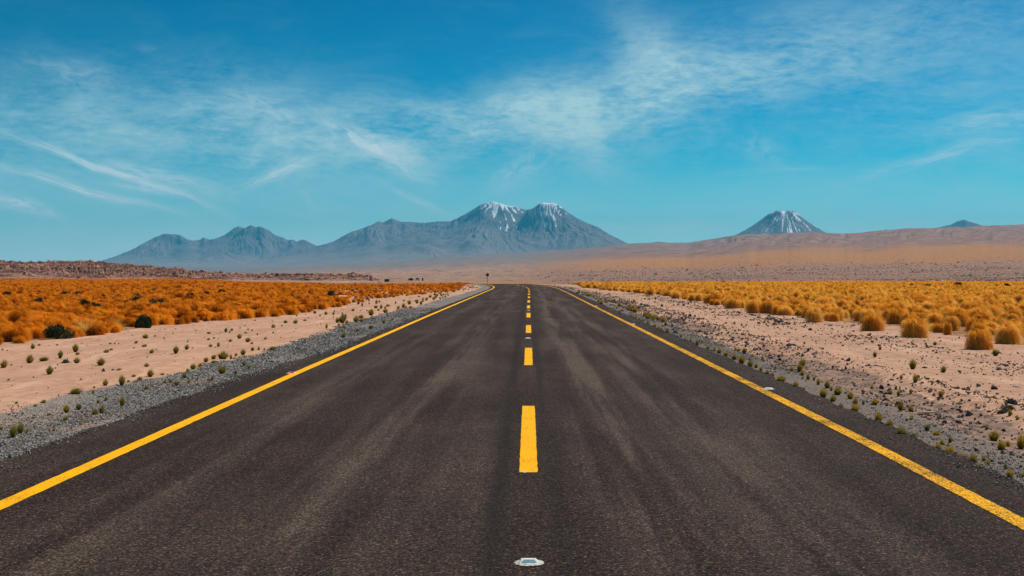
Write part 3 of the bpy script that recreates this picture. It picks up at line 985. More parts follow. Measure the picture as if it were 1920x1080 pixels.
# ------------------------------------------------------------ grass
def tuft_mesh(name, seed, m, n, h, r, spread, width, lean=(0, 0), curl=1.0, segs=3, hvar=.22, up=.25):
    """many bent blades; 'tip' runs 0..1 along each blade, 'tone' is one value per blade"""
    g = np.random.default_rng(seed)
    a = g.uniform(0, 2 * np.pi, n)
    q = np.sqrt(g.uniform(0, 1, n))
    bx, by = np.cos(a) * q * r, np.sin(a) * q * r
    L = h * 1.15 * (1 - hvar * g.uniform(0, 1, n)) * (1 - .18 * q)
    az_ = a + g.normal(0, .35, n)
    th0 = np.radians(90 - spread * (10 + 72 * q ** 1.1) + g.normal(0, 7, n))      # starting slope of the blade
    bend = np.radians(curl * ((25 + 70 * q) if curl < .8 else (95 + 25 * q)) * g.uniform(.6, 1.35, n))
    V, T_, K = [], [], []
    fa = az_ + np.pi / 2 + g.normal(0, .28 if curl >= .8 else .6, n)
    ts = np.linspace(0, 1, segs + 1)
    tone = g.uniform(0, 1, n)
    cx, cyy, zz = bx.copy(), by.copy(), np.zeros(n) - .01
    if curl >= .8: L = L * (1.1 - .05 * q)
    lx, ly = lean
    for k_, t_ in enumerate(ts):
        if k_:
            th = th0 - bend * (t_ - .5 / segs)
            st = L / segs
            cx = cx + np.cos(az_) * np.cos(th) * st + lx * st * t_ * 2
            cyy = cyy + np.sin(az_) * np.cos(th) * st + ly * st * t_ * 2
            zz = zz + np.sin(th) * st
        wv = width * (1 - t_ * .8) * (.7 + .6 * tone)
        for sg in (-1, 1):
            if t_ == 1 and sg == 1: continue
            V.append(np.stack([cx + sg * np.cos(fa) * wv / 2, cyy + sg * np.sin(fa) * wv / 2, np.maximum(zz, -.02 + 0 * zz)], 1))
            T_.append(np.full(n, t_)); K.append(tone)
    V = np.stack(V, 1); T_ = np.stack(T_, 1); K = np.stack(K, 1)
    # one metre wide and one metre tall, so that a copy's scale is its size
    c0 = np.median(V[:, -1, :2], axis=0) * .7
    rad = np.hypot(V[:, :, 0] - c0[0], V[:, :, 1] - c0[1])
    V[:, :, :2] *= .5 / np.quantile(rad.max(1), .90 if curl >= .8 else .74)
    V[:, :, 2] *= (1.25 if curl >= .8 else 1) / np.quantile(V[:, :, 2].max(1), .90)
    if curl >= .8:                                       # blades lie over one another as a rounded cushion
        rr_ = np.hypot(V[:, :, 0], V[:, :, 1])
        env = .16 + .80 * np.clip(1 - (rr_ / .66) ** 2, 0, 1) ** .75 * (1 + .14 * np.sin(3 * np.arctan2(V[:, :, 1], V[:, :, 0]) + seed)) + (g.uniform(-.10, .12, n) + .22 * (g.uniform(0, 1, n) > .90))[:, None]
        V[:, :, 2] = env * np.tanh(V[:, :, 2] / env * 1.15)
    V[:, :, 2] -= .01
    wd = (V[:, 0] - V[:, 1]); f_ = width / np.maximum(np.linalg.norm(wd, axis=1).mean(), 1e-6)
    for k_ in range(segs):
        m_ = (V[:, 2 * k_] + V[:, 2 * k_ + 1]) / 2
        V[:, 2 * k_] = m_ + (V[:, 2 * k_] - m_) * f_
        V[:, 2 * k_ + 1] = m_ + (V[:, 2 * k_ + 1] - m_) * f_
    per = V.shape[1]
    base = np.arange(n)[:, None] * per
    tris = []
    for s_ in range(segs - 1):
        o_ = s_ * 2
        tris += [[o_, o_ + 1, o_ + 3], [o_, o_ + 3, o_ + 2]]
    o_ = (segs - 1) * 2
    tris += [[o_, o_ + 1, o_ + 2]]
    Fc = (base[:, :, None] + np.array(tris)[None]).reshape(-1, 3)
    me = mesh_np(name, V.reshape(-1, 3), Fc, {'tip': T_.ravel(), 'tone': K.ravel()}, smooth=True)
    me.materials.append(m)
    return me


def grass_mat(name, low, mid, tip, alt, var=.5, transl=.35):
    m = bpy.data.materials.new(name)
    m.use_nodes = True
    t = NT(m.node_tree)
    for n in list(t.n):
        if n.type == 'BSDF_PRINCIPLED': t.n.remove(n)
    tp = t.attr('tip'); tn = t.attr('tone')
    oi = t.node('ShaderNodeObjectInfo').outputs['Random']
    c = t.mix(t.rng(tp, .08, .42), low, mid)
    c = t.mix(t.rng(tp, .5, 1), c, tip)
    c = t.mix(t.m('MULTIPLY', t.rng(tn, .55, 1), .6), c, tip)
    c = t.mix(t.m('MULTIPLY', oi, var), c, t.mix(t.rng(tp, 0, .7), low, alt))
    d = t.node('ShaderNodeBsdfDiffuse'); t.put(d.inputs[0], c)
    tr = t.node('ShaderNodeBsdfTranslucent'); t.put(tr.inputs[0], c)
    mx = t.node('ShaderNodeMixShader')
    mx.inputs[0].default_value = transl
    t.l.new(d.outputs[0], mx.inputs[1]); t.l.new(tr.outputs[0], mx.inputs[2])
    out = [n for n in t.n if n.type == 'OUTPUT_MATERIAL'][0]
    t.l.new(mx.outputs[0], out.inputs[0])
    return m


m_gold = grass_mat('golden_bunchgrass', (.07, .030, .008), (1.0, .44, .008), (1.0, .76, .22), (.80, .27, .006), .8, .40)  # dead-thatch foot darkened for base shade, straw tip paled for sunlit highlight
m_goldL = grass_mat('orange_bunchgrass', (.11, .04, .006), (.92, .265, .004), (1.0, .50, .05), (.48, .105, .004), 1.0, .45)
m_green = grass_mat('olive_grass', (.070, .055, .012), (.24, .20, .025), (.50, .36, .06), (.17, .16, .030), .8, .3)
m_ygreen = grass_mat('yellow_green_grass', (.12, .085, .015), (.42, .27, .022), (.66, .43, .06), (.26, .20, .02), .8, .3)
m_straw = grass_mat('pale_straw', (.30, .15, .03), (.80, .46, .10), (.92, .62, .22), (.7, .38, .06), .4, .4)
m_grey, t, b = mat('grey_leaf', .8, .2)
t.put(b.inputs['Base Color'], t.mix(t.attr('tone'), (.14, .155, .13), (.38, .40, .35)))

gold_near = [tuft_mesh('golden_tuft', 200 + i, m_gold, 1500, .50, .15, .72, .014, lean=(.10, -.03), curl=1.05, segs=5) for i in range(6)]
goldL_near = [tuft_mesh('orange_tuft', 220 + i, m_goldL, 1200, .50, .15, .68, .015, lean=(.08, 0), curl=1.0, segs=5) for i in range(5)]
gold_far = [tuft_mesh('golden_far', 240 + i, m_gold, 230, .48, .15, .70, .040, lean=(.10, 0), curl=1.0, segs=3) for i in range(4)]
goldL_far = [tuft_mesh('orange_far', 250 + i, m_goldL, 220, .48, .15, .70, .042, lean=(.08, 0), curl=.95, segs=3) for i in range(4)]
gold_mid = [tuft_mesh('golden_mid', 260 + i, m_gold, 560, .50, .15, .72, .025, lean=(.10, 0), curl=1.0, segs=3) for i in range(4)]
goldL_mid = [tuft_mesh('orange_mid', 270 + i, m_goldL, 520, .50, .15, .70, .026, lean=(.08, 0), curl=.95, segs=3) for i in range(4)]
green_v = [tuft_mesh('olive_tuft', 300 + i, m_green, 300, 1.0, .22, .42, .050, lean=(.10, 0), curl=.35, segs=3) for i in range(6)]
ygreen_v = [tuft_mesh('yellow_green_tuft', 320 + i, m_ygreen, 300, 1.0, .22, .50, .050, lean=(.08, 0), curl=.4, segs=3) for i in range(6)]
spiky = [tuft_mesh('straw_fountain', 340 + i, m_straw, 260, .62, .08, .85, .013, lean=(-.03, 0), curl=.5, segs=4) for i in range(2)]

singles = []   # (kind, x, y, scale_xy, scale_z, variant_mesh, side, size class)


def tuft_obj(name, me, x, y, sx, sz, rz=None):
    o = bpy.data.objects.new(name, me)
    C.objects.link(o)
    o.location = (x, y, float(ground(x, y)) - .01)
    o.scale = (sx, sx, sz)
    o.rotation_euler = (rng.normal(0, .05), rng.normal(0, .05), rng.uniform(-.6, .6) if rz is None else rz)
    return o


# --- small olive tufts, read off the photograph as (x, y of the foot, width, height)
ZL = [(190,228,30,28),(226,207,20,14),(332,207,16,10),(15,240,16,12),(42,245,12,8),(438,250,44,46),(450,268,28,20),(348,285,32,50),(170,315,50,46),(252,300,60,28),(22,340,48,42),(66,330,16,14),(446,315,44,32),(586,328,50,38),(286,375,42,46),(125,338,10,8),(690,350,34,18),(616,255,40,24),(645,238,24,12),(790,195,22,18),(778,220,16,10),(842,170,36,22),(838,212,32,16),(901,162,14,10),(952,168,10,12),(880,258,38,26),(856,282,14,8),(850,332,34,24),(1020,262,40,44),(1082,240,32,32),(1118,233,16,8),(1222,218,30,18),(1268,215,22,30),(1090,190,10,14),(1310,132,22,26),(1345,125,22,16),(1334,140,16,10),(1212,145,28,14),(1242,168,16,14),(1210,178,20,12),(1390,168,30,26),(1425,142,20,12),(1464,128,14,10),(1495,150,14,14),(1338,190,26,16),(1438,190,30,24),(1462,198,22,14),(1540,178,22,14),(1480,62,14,10),(1586,110,32,22),(1638,100,14,12),(1656,78,28,20),(1715,80,36,24),(1722,40,14,12),(1770,68,28,12),(1828,25,20,18),(1858,40,12,16),(1895,110,20,26),(1893,30,22,20),
(1290,292,70,50),(1240,298,30,26),(1195,315,32,30),(1238,320,26,16),(1120,345,40,34),(1162,336,32,22),(1088,362,18,22),(1072,402,26,36),(1286,372,50,42),(1366,374,28,22),(1416,326,20,28),(1446,338,22,18),(1478,338,28,16),(1412,262,34,30),(1370,272,20,18),(1340,290,20,28),(1466,244,22,22),(1502,236,16,22),(1535,240,14,18),(1580,240,50,24),(1572,278,14,22),(1548,302,14,12),(1526,298,18,12),(872,392,50,42),(942,380,30,16),(776,392,30,18),(810,412,36,20),(778,424,20,14),(708,440,46,56),(745,420,24,16),(612,440,40,34),(546,458,16,18),(538,495,16,26),(440,500,80,34),(340,512,12,12),(252,545,40,22),(206,565,34,20),(96,548,20,16),(708,552,36,66),(676,500,20,16),(736,486,14,14),(848,464,30,22),(825,470,20,12),(920,440,18,14),(955,428,22,18),(990,424,28,24),(1024,438,30,32),(1096,424,16,20),(1146,406,16,14),(1146,430,20,16),(1210,412,20,16),(1230,414,20,28),(974,500,28,18),(386,596,46,52),(456,575,42,40),(570,540,24,24),(616,528,24,28),(548,615,38,44),(588,605,40,48),(496,622,32,24),(378,655,34,28),(284,624,24,18),(190,640,14,10),(76,745,54,66),(118,718,48,62),(158,718,28,34),(4,702,24,22),(235,728,18,12),(468,670,30,16),(442,642,12,12),(470,414,18,14)]
Z8 = [(710,428,22,22),(748,448,30,28),(766,412,24,24),(744,510,40,34),(786,492,12,12),(846,470,30,28),(940,448,36,32),(952,366,10,16),(1060,358,14,18),(1035,410,30,26),(1080,392,16,18),(1096,386,12,16),(840,360,26,8),(736,346,14,20),(680,328,14,16),(852,268,26,26),(880,286,18,26),(928,252,14,22),(930,272,14,16),(982,266,22,28),(1005,262,16,18)]
ZR = [(888,106,36,46),(924,62,22,28),(1148,22,24,18),(1302,26,28,26),(1722,100,50,44),(1148,194,56,64),(1360,218,40,54),(1070,262,24,36),(1168,290,44,56),(1284,300,14,30),(1345,370,46,46),(1822,520,36,42),(1875,538,26,28),(1712,398,12,28),(1582,364,12,20),(1216,125,18,16),(110,128,26,34),(40,108,24,20),(22,176,44,50),(66,184,34,34),(98,202,28,26),(385,158,60,40),(176,180,14,26),(195,198,20,16),(224,168,16,20),(312,210,36,36),(292,224,18,20),(366,215,50,56),(384,236,36,40),(142,238,34,42),(176,240,38,28),(236,284,80,50),(425,264,30,42),(386,262,24,20),(466,270,20,32),(338,325,52,46),(395,336,22,22),(497,300,36,54),(556,322,44,50),(586,342,26,34),(628,370,60,62),(532,388,58,62),(598,416,48,42),(716,398,44,52),(684,362,20,20),(752,436,44,54),(650,466,46,46),(748,490,76,60),(808,438,22,36),(886,440,46,44),(806,352,24,20),(866,320,32,36),(993,366,34,40),(1050,386,28,44),(1136,366,24,30),(730,292,20,16),(1064,480,46,64),(1034,452,26,24),(1136,484,40,44),(1140,542,36,30),(914,564,70,72),(990,598,60,52),(1070,658,66,70),(1150,678,58,50),(1248,618,42,44),(1310,648,56,38),(1350,712,42,46),(1408,700,26,46),(1394,725,24,30),(1324,750,54,48),(1400,776,90,52),(1482,820,58,54),(1566,846,64,72),(1640,826,36,40),(1674,850,32,36),(1615,898,46,50),(1790,870,22,28),(1820,944,56,70),(1788,975,22,22),(1912,940,36,40),(1644,608,30,34),(1714,694,80,64),(1760,752,76,64),(1808,730,40,52),(1900,745,64,96),(1585,690,36,20),(238,20,14,18),(400,18,16,22),(626,110,16,12)]
Z7 = [(1515,320,14,16),(1500,278,16,24),(1448,256,18,20),(1310,215,12,24),(1224,222,24,12),(1182,234,18,22),(1152,228,16,14),(1128,276,14,14),(1246,190,8,10),(600,150,16,22),(620,180,26,22),(578,158,20,14),(468,100,24,16),(486,120,36,28),(512,132,20,14),(395,58,50,18),(360,50,40,14),(318,40,30,12),(700,205,26,22),(712,212,16,16),(735,222,22,24),(762,230,20,20),(782,244,28,24),(824,262,34,26),(872,284,30,26),(900,292,24,22),(918,306,36,30),(962,330,32,38),(990,348,26,22),(1062,354,30,24),(1130,390,22,26),(1180,416,26,44),(1196,390,16,24),(1256,444,40,28),(1302,456,22,30),(1336,470,40,36),(1386,490,42,38),(1358,420,16,22),(1455,454,24,34),(1480,456,30,26),(1518,474,36,40),(1446,516,50,46),(1500,545,60,60),(1264,470,12,12)]
GREEN = []
for lst, sx, ox, oy in ((ZL, 3.097, 0, 580), (Z8, 3.84, 450, 500), (ZR, 3.692, 1400, 640), (Z7, 3.84, 1000, 540)):
    for (a, b_, ww, hh) in lst:
        GREEN.append((ox + a / sx, oy + b_ / sx, ww / sx, hh / sx, 'photo'))
# further ones along both shoulders, too small to read one by one in the picture
for k in range(150):
    yy = 42 * (170 / 42) ** rng.uniform()
    xx = float(centre(yy)) + rng.choice([-1, 1], p=[.68, .32]) * rng.normal(0, .5) + 0
    xx = (float(centre(yy)) - 5.4 - abs(rng.normal(0, .9)) - rng.uniform(0, .6)) if rng.uniform() < .66 else (float(centre(yy)) + 4.1 + abs(rng.normal(0, .45)))
    GREEN.append((xx, yy, rng.uniform(.10, .26), rng.uniform(.09, .20), 'far'))
green_data = []
for (a, b_, ww, hh, how) in GREEN:
    if how == 'photo':
        x, y = place(a, b_)
        x, y = float(x), float(y)
        s = F / y
        W, H = ww / s, hh / s
    else:
        x, y, W, H = a, b_, ww, hh
    green_data.append((x, y, W, H))
green_data.sort(key=lambda q: -(q[3] * q[2]) ** .5 / q[1])


def dist_label(y):
    return 'near the camera' if y < 13 else 'a little way up the road' if y < 24 else 'well up the road' if y < 48 else 'far off near the crest'


ORD = ['first', 'second', 'third', 'fourth', 'fifth', 'sixth', 'seventh', 'eighth', 'ninth', 'tenth', 'eleventh', 'twelfth', 'thirteenth', 'fourteenth']


def row_label(y):
    if y < 10.2: return 'below the nearest dash'
    k = int((y - 10.24) // 11.95)
    on = (y - 10.24) % 11.95 < 5.13
    if k > 6: return None
    return f"{'level with' if on else 'just beyond'} the {ORD[k]} dash"


made = []
for k, (x, y, W, H) in enumerate(green_data[:300]):
    xr_ = x - float(centre(y))
    yg = (4.4 > xr_ > 0 and rng.uniform() < .75) or rng.uniform() < .25 or (xr_ > 0 and xr_ < 5.8 and rng.uniform() < .5)
    me = (ygreen_v if yg else green_v)[int(rng.integers(0, 6))]
    W, H = max(W, .04), max(H, .03)
    o = tuft_obj('grass_tuft', me, x, y, W * rng.uniform(.95, 1.25), H * rng.uniform(1.0, 1.3))
    col_ = 'yellow-green' if yg else 'olive'
    size = 'tall' if H > .24 else 'squat' if W > H * 1.35 else 'small' if H > .12 else 'tiny'
    zone_ = ('left gravel' if xr_ > -6.0 else 'smooth pink verge') if xr_ < 0 else ('right gravel' if xr_ < 4.45 else 'stony berm' if xr_ < 5.9 else 'pebbly pink dirt')
    made.append([o, zone_, row_label(y), abs(xr_), size, col_, y])
from collections import defaultdict
rows = defaultdict(list)
for q in made: rows[(q[1], q[2])].append(q)
for (zone_, row_), lst in rows.items():
    lst.sort(key=lambda q: q[3])
    for k, (o, z_, r_, ax_, size, col_, y_) in enumerate(lst):
        if r_ is None or k >= 14:
            tag(o, f'very small {col_} tuft far up the road on the {z_}', 'grass tuft', f'very small {col_} tufts far up the road on the {z_}')
        else:
            tag(o, f'{size} {col_} tuft on {z_} {r_}, {ORD[k]} from the asphalt', 'grass tuft', f'grass tufts on the {z_}')
rest = green_data[300:]
if rest:
    a_ = np.array(rest)
    scatter('verge_grass', 'tiny green grass tufts far along the shoulders', np.stack([a_[:, 0], a_[:, 1], ground(a_[:, 0], a_[:, 1])], 1),
            np.stack([a_[:, 2], a_[:, 2], a_[:, 3]], 1), np.stack([0 * a_[:, 0], 0 * a_[:, 0], rng.uniform(0, 6, len(a_))], 1), rng.integers(0, 6, len(a_)), green_v)

# --- golden clumps in front of the right-hand field, read off the photograph
ZG = [(345,240,72,66),(438,235,62,52),(498,248,90,56),(700,290,100,75),(815,290,62,48),(762,268,90,70),(930,260,72,52),(1035,338,140,92),(1060,262,110,80),(1180,300,130,85),(1280,376,165,105),(1475,368,50,72),(1650,445,150,105),(1722,445,40,44),(1560,300,130,80),(590,212,80,50),(640,212,80,45),(210,178,70,34),(115,162,60,26),(1400,310,110,70),(1310,258,90,46),(1640,340,130,70),(1760,330,120,60),(1850,350,110,64),(1470,300,110,70)]
gold_front = []
for (a, b_, ww, hh) in ZG:
    x, y = place(1300 + a / 3.097, 510 + b_ / 3.097)
    s = F / float(y)
    gold_front.append((float(x), float(y), ww / 3.097 / s, hh / 3.097 / s))
for k, (x, y, W, H) in enumerate(gold_front):
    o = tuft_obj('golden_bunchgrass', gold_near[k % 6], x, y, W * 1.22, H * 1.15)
# fields: jittered grid
def field(side):
    if side > 0:
        sp_ = .74; y0, y1 = 20, 212; x1_ = 110
    else:
        sp_ = .50; y0, y1 = 20, 330; x1_ = 150
    gx = np.arange(0, x1_, sp_); gy = np.arange(y0, y1, sp_)
    GX, GY = np.meshgrid(gx, gy)
    GX, GY = GX.ravel(), GY.ravel()
    GX = GX + rng.uniform(-.48, .48, len(GX)) * sp_; GY = GY + rng.uniform(-.48, .48, len(GX)) * sp_
    if side > 0:
        b0 = np.interp(GY, RB[:, 0], RB[:, 1]) + fbm(GY * .25, 0 * GY, 3, 611) * .9
        x = b0 + .35 + GX
        keep = (x / GY < .50)
        # bare spots between clumps
        dn = fbm(x * .16, GY * .16, 3, 613)
        keep &= rng.uniform(0, 1, len(x)) < np.where(x - b0 < 4, .62, .80) - .6 * sstep(.0, .45, dn)
    else:
        b0 = np.interp(GY, LB[:, 0], LB[:, 1]) + fbm(GY * .25, 0 * GY, 3, 621) * .5
        x = b0 - .3 - GX
        keep = (x / GY > -.52)
        sp2 = sstep(-.195, -.145, x / GY) * sstep(58, 80, GY)
        keep &= rng.uniform(0, 1, len(x)) < .96 * (1 - .68 * sp2)
    x, y, = x[keep], GY[keep]
    W = rng.lognormal(0, .28, len(x)) * (.60 if side > 0 else .46)
    H = np.clip(W * rng.lognormal(0, .18, len(x)) * (.58 if side > 0 else .52), .14, .6)
    if side < 0:
        sp2 = sstep(-.195, -.145, x / y) * sstep(58, 80, y)
        W *= 1 - .3 * sp2; H *= 1 - .3 * sp2
        H *= 1 - .12 * sstep(100, 250, y)
    return x, y, W, H


BUSHES = [(108, 637, 70, 29, 'low'), (269, 615, 38, 24, 'erect'), (1709, 541, 15, 10, 'far'), (1738, 542, 22, 11, 'far'), (1762, 541, 14, 8, 'far'), (1797, 540, 20, 13, 'far'), (1630, 535, 12, 6, 'far'), (1888, 541, 18, 10, 'far2')]
bush_xy = []
for (a, b_, ww, hh, kd) in BUSHES:
    x, y = place(a, b_)
    bush_xy.append((float(x), float(y)))
FX, FY, FW, FH, FS = [], [], [], [], []
for sd in (1, -1):
    x, y, W, H = field(sd)
    ok = np.ones(len(x), bool)
    for (gx, gy, gw, gh) in gold_front:
        ok &= np.hypot(x - gx, y - gy) > .55 * gw
    # nothing grown in front of the traced front clumps
    if sd > 0:
        ok &= x > np.interp(y, RB[:, 0], RB[:, 1]) - .1
    for (bx_, by_) in bush_xy:
        ok &= (np.abs(x - bx_ * y / by_) > .75) | (y > by_ + .4) | (y < by_ - 5)
    FX.append(x[ok]); FY.append(y[ok]); FW.append(W[ok]); FH.append(H[ok]); FS.append(np.full(ok.sum(), sd))
FX, FY, FW, FH, FS = map(np.concatenate, (FX, FY, FW, FH, FS))
inview = (np.abs((FX / FY) + .0128) < .405)
size = FH / FY * inview
order = np.argsort(-size)
NS = 300 - len(gold_front) - 2
pick = order[:NS]
picked = []
for k in pick:
    x, y = FX[k], FY[k]
    me = (gold_near if FS[k] > 0 else goldL_near)[int(rng.integers(0, 5))]
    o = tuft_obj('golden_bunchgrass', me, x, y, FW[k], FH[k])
    picked.append((o, x, y, FS[k]))
LMR = [(1400, 'the three clumps standing apart'), (1470, 'the three clumps standing apart'), (1540, 'the wide and small pair'), (1600, 'the hollow-based clump'), (1660, 'the shaggy dome'), (1715, 'the largest dome'), (1790, 'the narrow brownish clump'), (1850, 'the nearest dome'), (9999, 'and beyond the nearest dome')]
LML = [(60, 'before the wide dark bush'), (145, 'behind the wide dark bush'), (195, 'behind the first straw fountain'), (245, 'behind the second straw fountain'), (300, 'behind the upright dark bush'), (400, 'just past the upright dark bush'), (520, 'well past the upright dark bush'), (9999, 'far past the upright dark bush')]
cells = defaultdict(list)
for (o, x, y, sd) in picked:
    px_ = 991 + x / y * F
    lm = next(t_ for l_, t_ in (LMR if sd > 0 else LML) if px_ < l_)
    e = (x - np.interp(y, RB[:, 0], RB[:, 1])) if sd > 0 else (np.interp(y, LB[:, 0], LB[:, 1]) - x)
    cells[(sd, lm)].append((y, o, e))
for (sd, lm), lst in cells.items():
    lst.sort(key=lambda q: q[0])
    for k, (y, o, e) in enumerate(lst):
        if k < 14:
            lab = (f'golden clump behind {lm}, {ORD[k]} nearest the road edge' if sd > 0 else f'orange clump {lm}, {ORD[k]} nearest from the verge')
            tag(o, lab, 'grass clump', 'golden clumps of the loose field' if sd > 0 else 'orange clumps of the dense carpet')
        else:
            lab = f"{'golden' if sd > 0 else 'orange'} clump deep in the field {'behind ' + lm if sd > 0 else lm}"
            tag(o, lab, 'grass clump', 'clumps: ' + lab)
# labels of the front clumps
fl = ['leftmost of three round golden clumps standing apart on bare dirt', 'middle of three round golden clumps standing apart on bare dirt', 'wide golden clump, rightmost of three standing apart on bare dirt',
      'wide golden clump with a smaller clump at its right foot', 'small round golden clump right of a wider one', 'golden clump behind the wide and small pair', 'golden clump with a dark hollow base behind the dirt edge',
      'large shaggy golden dome at the dirt edge, wind-swept to one side', 'golden clump right behind the large shaggy dome', 'broad pale golden clump between the two big domes',
      'largest golden dome of grass, dark beneath, on the stony dirt', 'narrow upright brownish clump between two big golden domes', 'big golden dome nearest the camera, dark hollow beneath', 'small brownish tuft tucked against the nearest golden dome']
for k, o in enumerate([o for o in bpy.data.objects if o.name.startswith('golden_bunchgrass')][:len(gold_front)]):
    if k < len(fl):
        tag(o, fl[k], 'grass clump', 'golden clumps along the dirt edge')
    else:
        tag(o, 'golden bunchgrass clump just behind the row of big domes', 'grass clump', 'golden clumps just behind the big domes')
for k, (a, b_, sc_) in enumerate(((165, 628, 1.15), (220, 618, .85))):
    x, y = place(a, b_)
    o = tuft_obj('straw_fountain_grass', spiky[k], float(x), float(y), sc_, sc_ * .42)
    tag(o, ('pale spiky fountain of straw grass right of the low wide bush', 'pale straw fountain beside the upright dark bush')[k], 'grass clump', 'pale spiky straw clumps')

rest = order[NS:]
rest = np.array([k for k in rest])
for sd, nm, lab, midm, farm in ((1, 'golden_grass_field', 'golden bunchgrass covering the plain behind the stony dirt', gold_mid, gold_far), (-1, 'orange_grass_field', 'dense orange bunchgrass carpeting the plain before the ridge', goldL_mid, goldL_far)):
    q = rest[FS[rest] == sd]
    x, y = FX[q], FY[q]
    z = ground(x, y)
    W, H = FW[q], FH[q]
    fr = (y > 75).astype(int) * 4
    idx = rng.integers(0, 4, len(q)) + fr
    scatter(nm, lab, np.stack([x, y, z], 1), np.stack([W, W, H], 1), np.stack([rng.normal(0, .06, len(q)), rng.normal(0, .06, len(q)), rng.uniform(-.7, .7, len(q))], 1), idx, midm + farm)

# ------------------------------------------------------------ bushes: stems and leaf sprays
m_bush, t, b = mat('bush_leaf', .7, .3)
tn = t.attr('tone')
t.put(b.inputs['Base Color'], t.mix(tn, (.018, .032, .010), (.075, .105, .030)))
m_stem, t, b = mat('bush_stem', .9, .2)
b.inputs['Base Color'].default_value = (.09, .06, .035, 1)


def leaf_cloud(name, seed, n, rx, ry, rz, erect, leaf, m):
    g = np.random.default_rng(seed)
    # clumps inside the volume, then leaves round each clump
    nc = 46
    a = g.uniform(0, 6.28, nc); q = g.uniform(0, 1, nc) ** .5
    cz = g.uniform(.12, 1, nc)
    prof = np.sqrt(np.clip(1 - (cz - .15) ** 2, 0, 1))
    cc = np.stack([np.cos(a) * q * prof * rx, np.sin(a) * q * prof * ry, cz * rz * (1 - .25 * q)], 1)
    cs = g.uniform(.09, .17, nc) * (rx + rz) / 1.0
    k = g.integers(0, nc, n)
    d = g.normal(size=(n, 3)); d /= np.linalg.norm(d, axis=1)[:, None]
    p = cc[k] + d * cs[k][:, None] * g.uniform(.3, 1, n)[:, None] ** .6 * (1, 1, 1.5 if erect else .8)
    p[:, 2] = np.clip(p[:, 2], .015, None)
    ax = d + np.array([0, 0, 1.6 if erect else .5]) + g.normal(size=(n, 3)) * .35
    ax /= np.linalg.norm(ax, axis=1)[:, None]
    sd = np.cross(ax, g.normal(size=(n, 3))); sd /= np.linalg.norm(sd, axis=1)[:, None]
    L = leaf * g.uniform(.6, 1.3, n)[:, None]; Wd = L * .22
    V = np.stack([p - ax * L * .5, p + sd * Wd, p + ax * L * .5, p - sd * Wd], 1).reshape(-1, 3)
    Fc = np.arange(n * 4).reshape(-1, 4)
    tone = np.repeat(np.clip(g.uniform(0, 1, n) * .7 + .3 * g.uniform(0, 1, nc)[k], 0, 1), 4)
    me = mesh_np(name, V, Fc, {'tone': tone}, smooth=False)
    me.materials.append(m)
    # stems
    SV, SF = [], []
    for c in cc[:30]:
        b0 = np.array([g.normal(0, .05), g.normal(0, .04), 0.0])
        mid = (b0 + c) / 2 + g.normal(size=3) * .03
        prev = None
        for pt, r_ in ((b0, .012), (mid, .008), (c, .004)):
            st = len(SV)
            for j in range(4):
                SV.append((pt[0] + math.cos(j * 1.57) * r_, pt[1] + math.sin(j * 1.57) * r_, pt[2]))
            if prev is not None:
                for j in range(4):
                    SF.append((prev + j, prev + (j + 1) % 4, st + (j + 1) % 4, st + j))
            prev = st
    ms = mesh_np(name + '_stems', SV, SF)
    return me, ms


def bush(name, label, cat, x, y, W, H, seed, erect, n=3200, leaf=.05, m=None, group=None):
    t_ = empty(name, (x, y, float(ground(x, y))))
    lf, st = leaf_cloud('foliage', seed, n, W / 2 * .82, W / 2 * .7, H * .86, erect, leaf, m or m_bush)
    obj('foliage', lf, None, t_)
    obj('stems', st, m_stem, t_)
    tag(t_, label, cat, group)
    return t_


bl = ['wide low dark green bush at the near edge of the orange grass', 'upright dark green bush with spiky top at the verge edge', 'small round dark bush, first of the row along the stony slope', 'wider dark bush, second of the row along the stony slope',
      'little dark bush, third of the row along the stony slope', 'largest dark bush of the row behind the golden field', 'tiny flat dark bush apart from the row behind the golden field', 'dark bush at the far end of the golden field']
for k, (a, b_, ww, hh, kd) in enumerate(BUSHES):
    x, y = bush_xy[k]
    s = F / y
    bush('dark_bush', bl[k], 'bush', x, y, ww / s, hh / s, 700 + k, kd == 'erect', 4200 if k < 2 else 1500, .05 if k < 2 else .16, group='dark bushes among the grass')
# scattered darker bushes inside the left field
for k in range(26):
    px_, py_ = rng.uniform(10, 640), rng.uniform(541, 596)
    if py_ > 640 - px_ * .12: continue
    x, y = place(px_, py_)
    s = F / float(y)
    bush('green_bush', 'dull green low bush sunk in the orange grass carpet', 'bush', float(x), float(y), rng.uniform(.7, 1.2), rng.uniform(.42, .62), 740 + k, False, 900, .10, group='dull green bushes sunk in the orange grass')
# grey-leaved cushion plants on the verges
for k, (a, b_, ww, hh, lab) in enumerate(((122.7, 680.7, 13, 9, 'grey cushion plant alone on the smooth pink verge'), (1897, 757, 22, 11, 'grey-green cushion plant on the pebbly dirt near the picture edge'),
                                          (1893, 766, 16, 7, 'flat grey plant just below the larger grey cushion plant'), (1882, 775, 12, 9, 'small grey plant below the two grey cushion plants'))):
    x, y = place(a, b_)
    s = F / float(y)
    bush('cushion_plant', lab, 'plant', float(x), float(y), ww / s, hh / s, 790 + k, False, 2600, .016, m_grey, 'grey cushion plants')

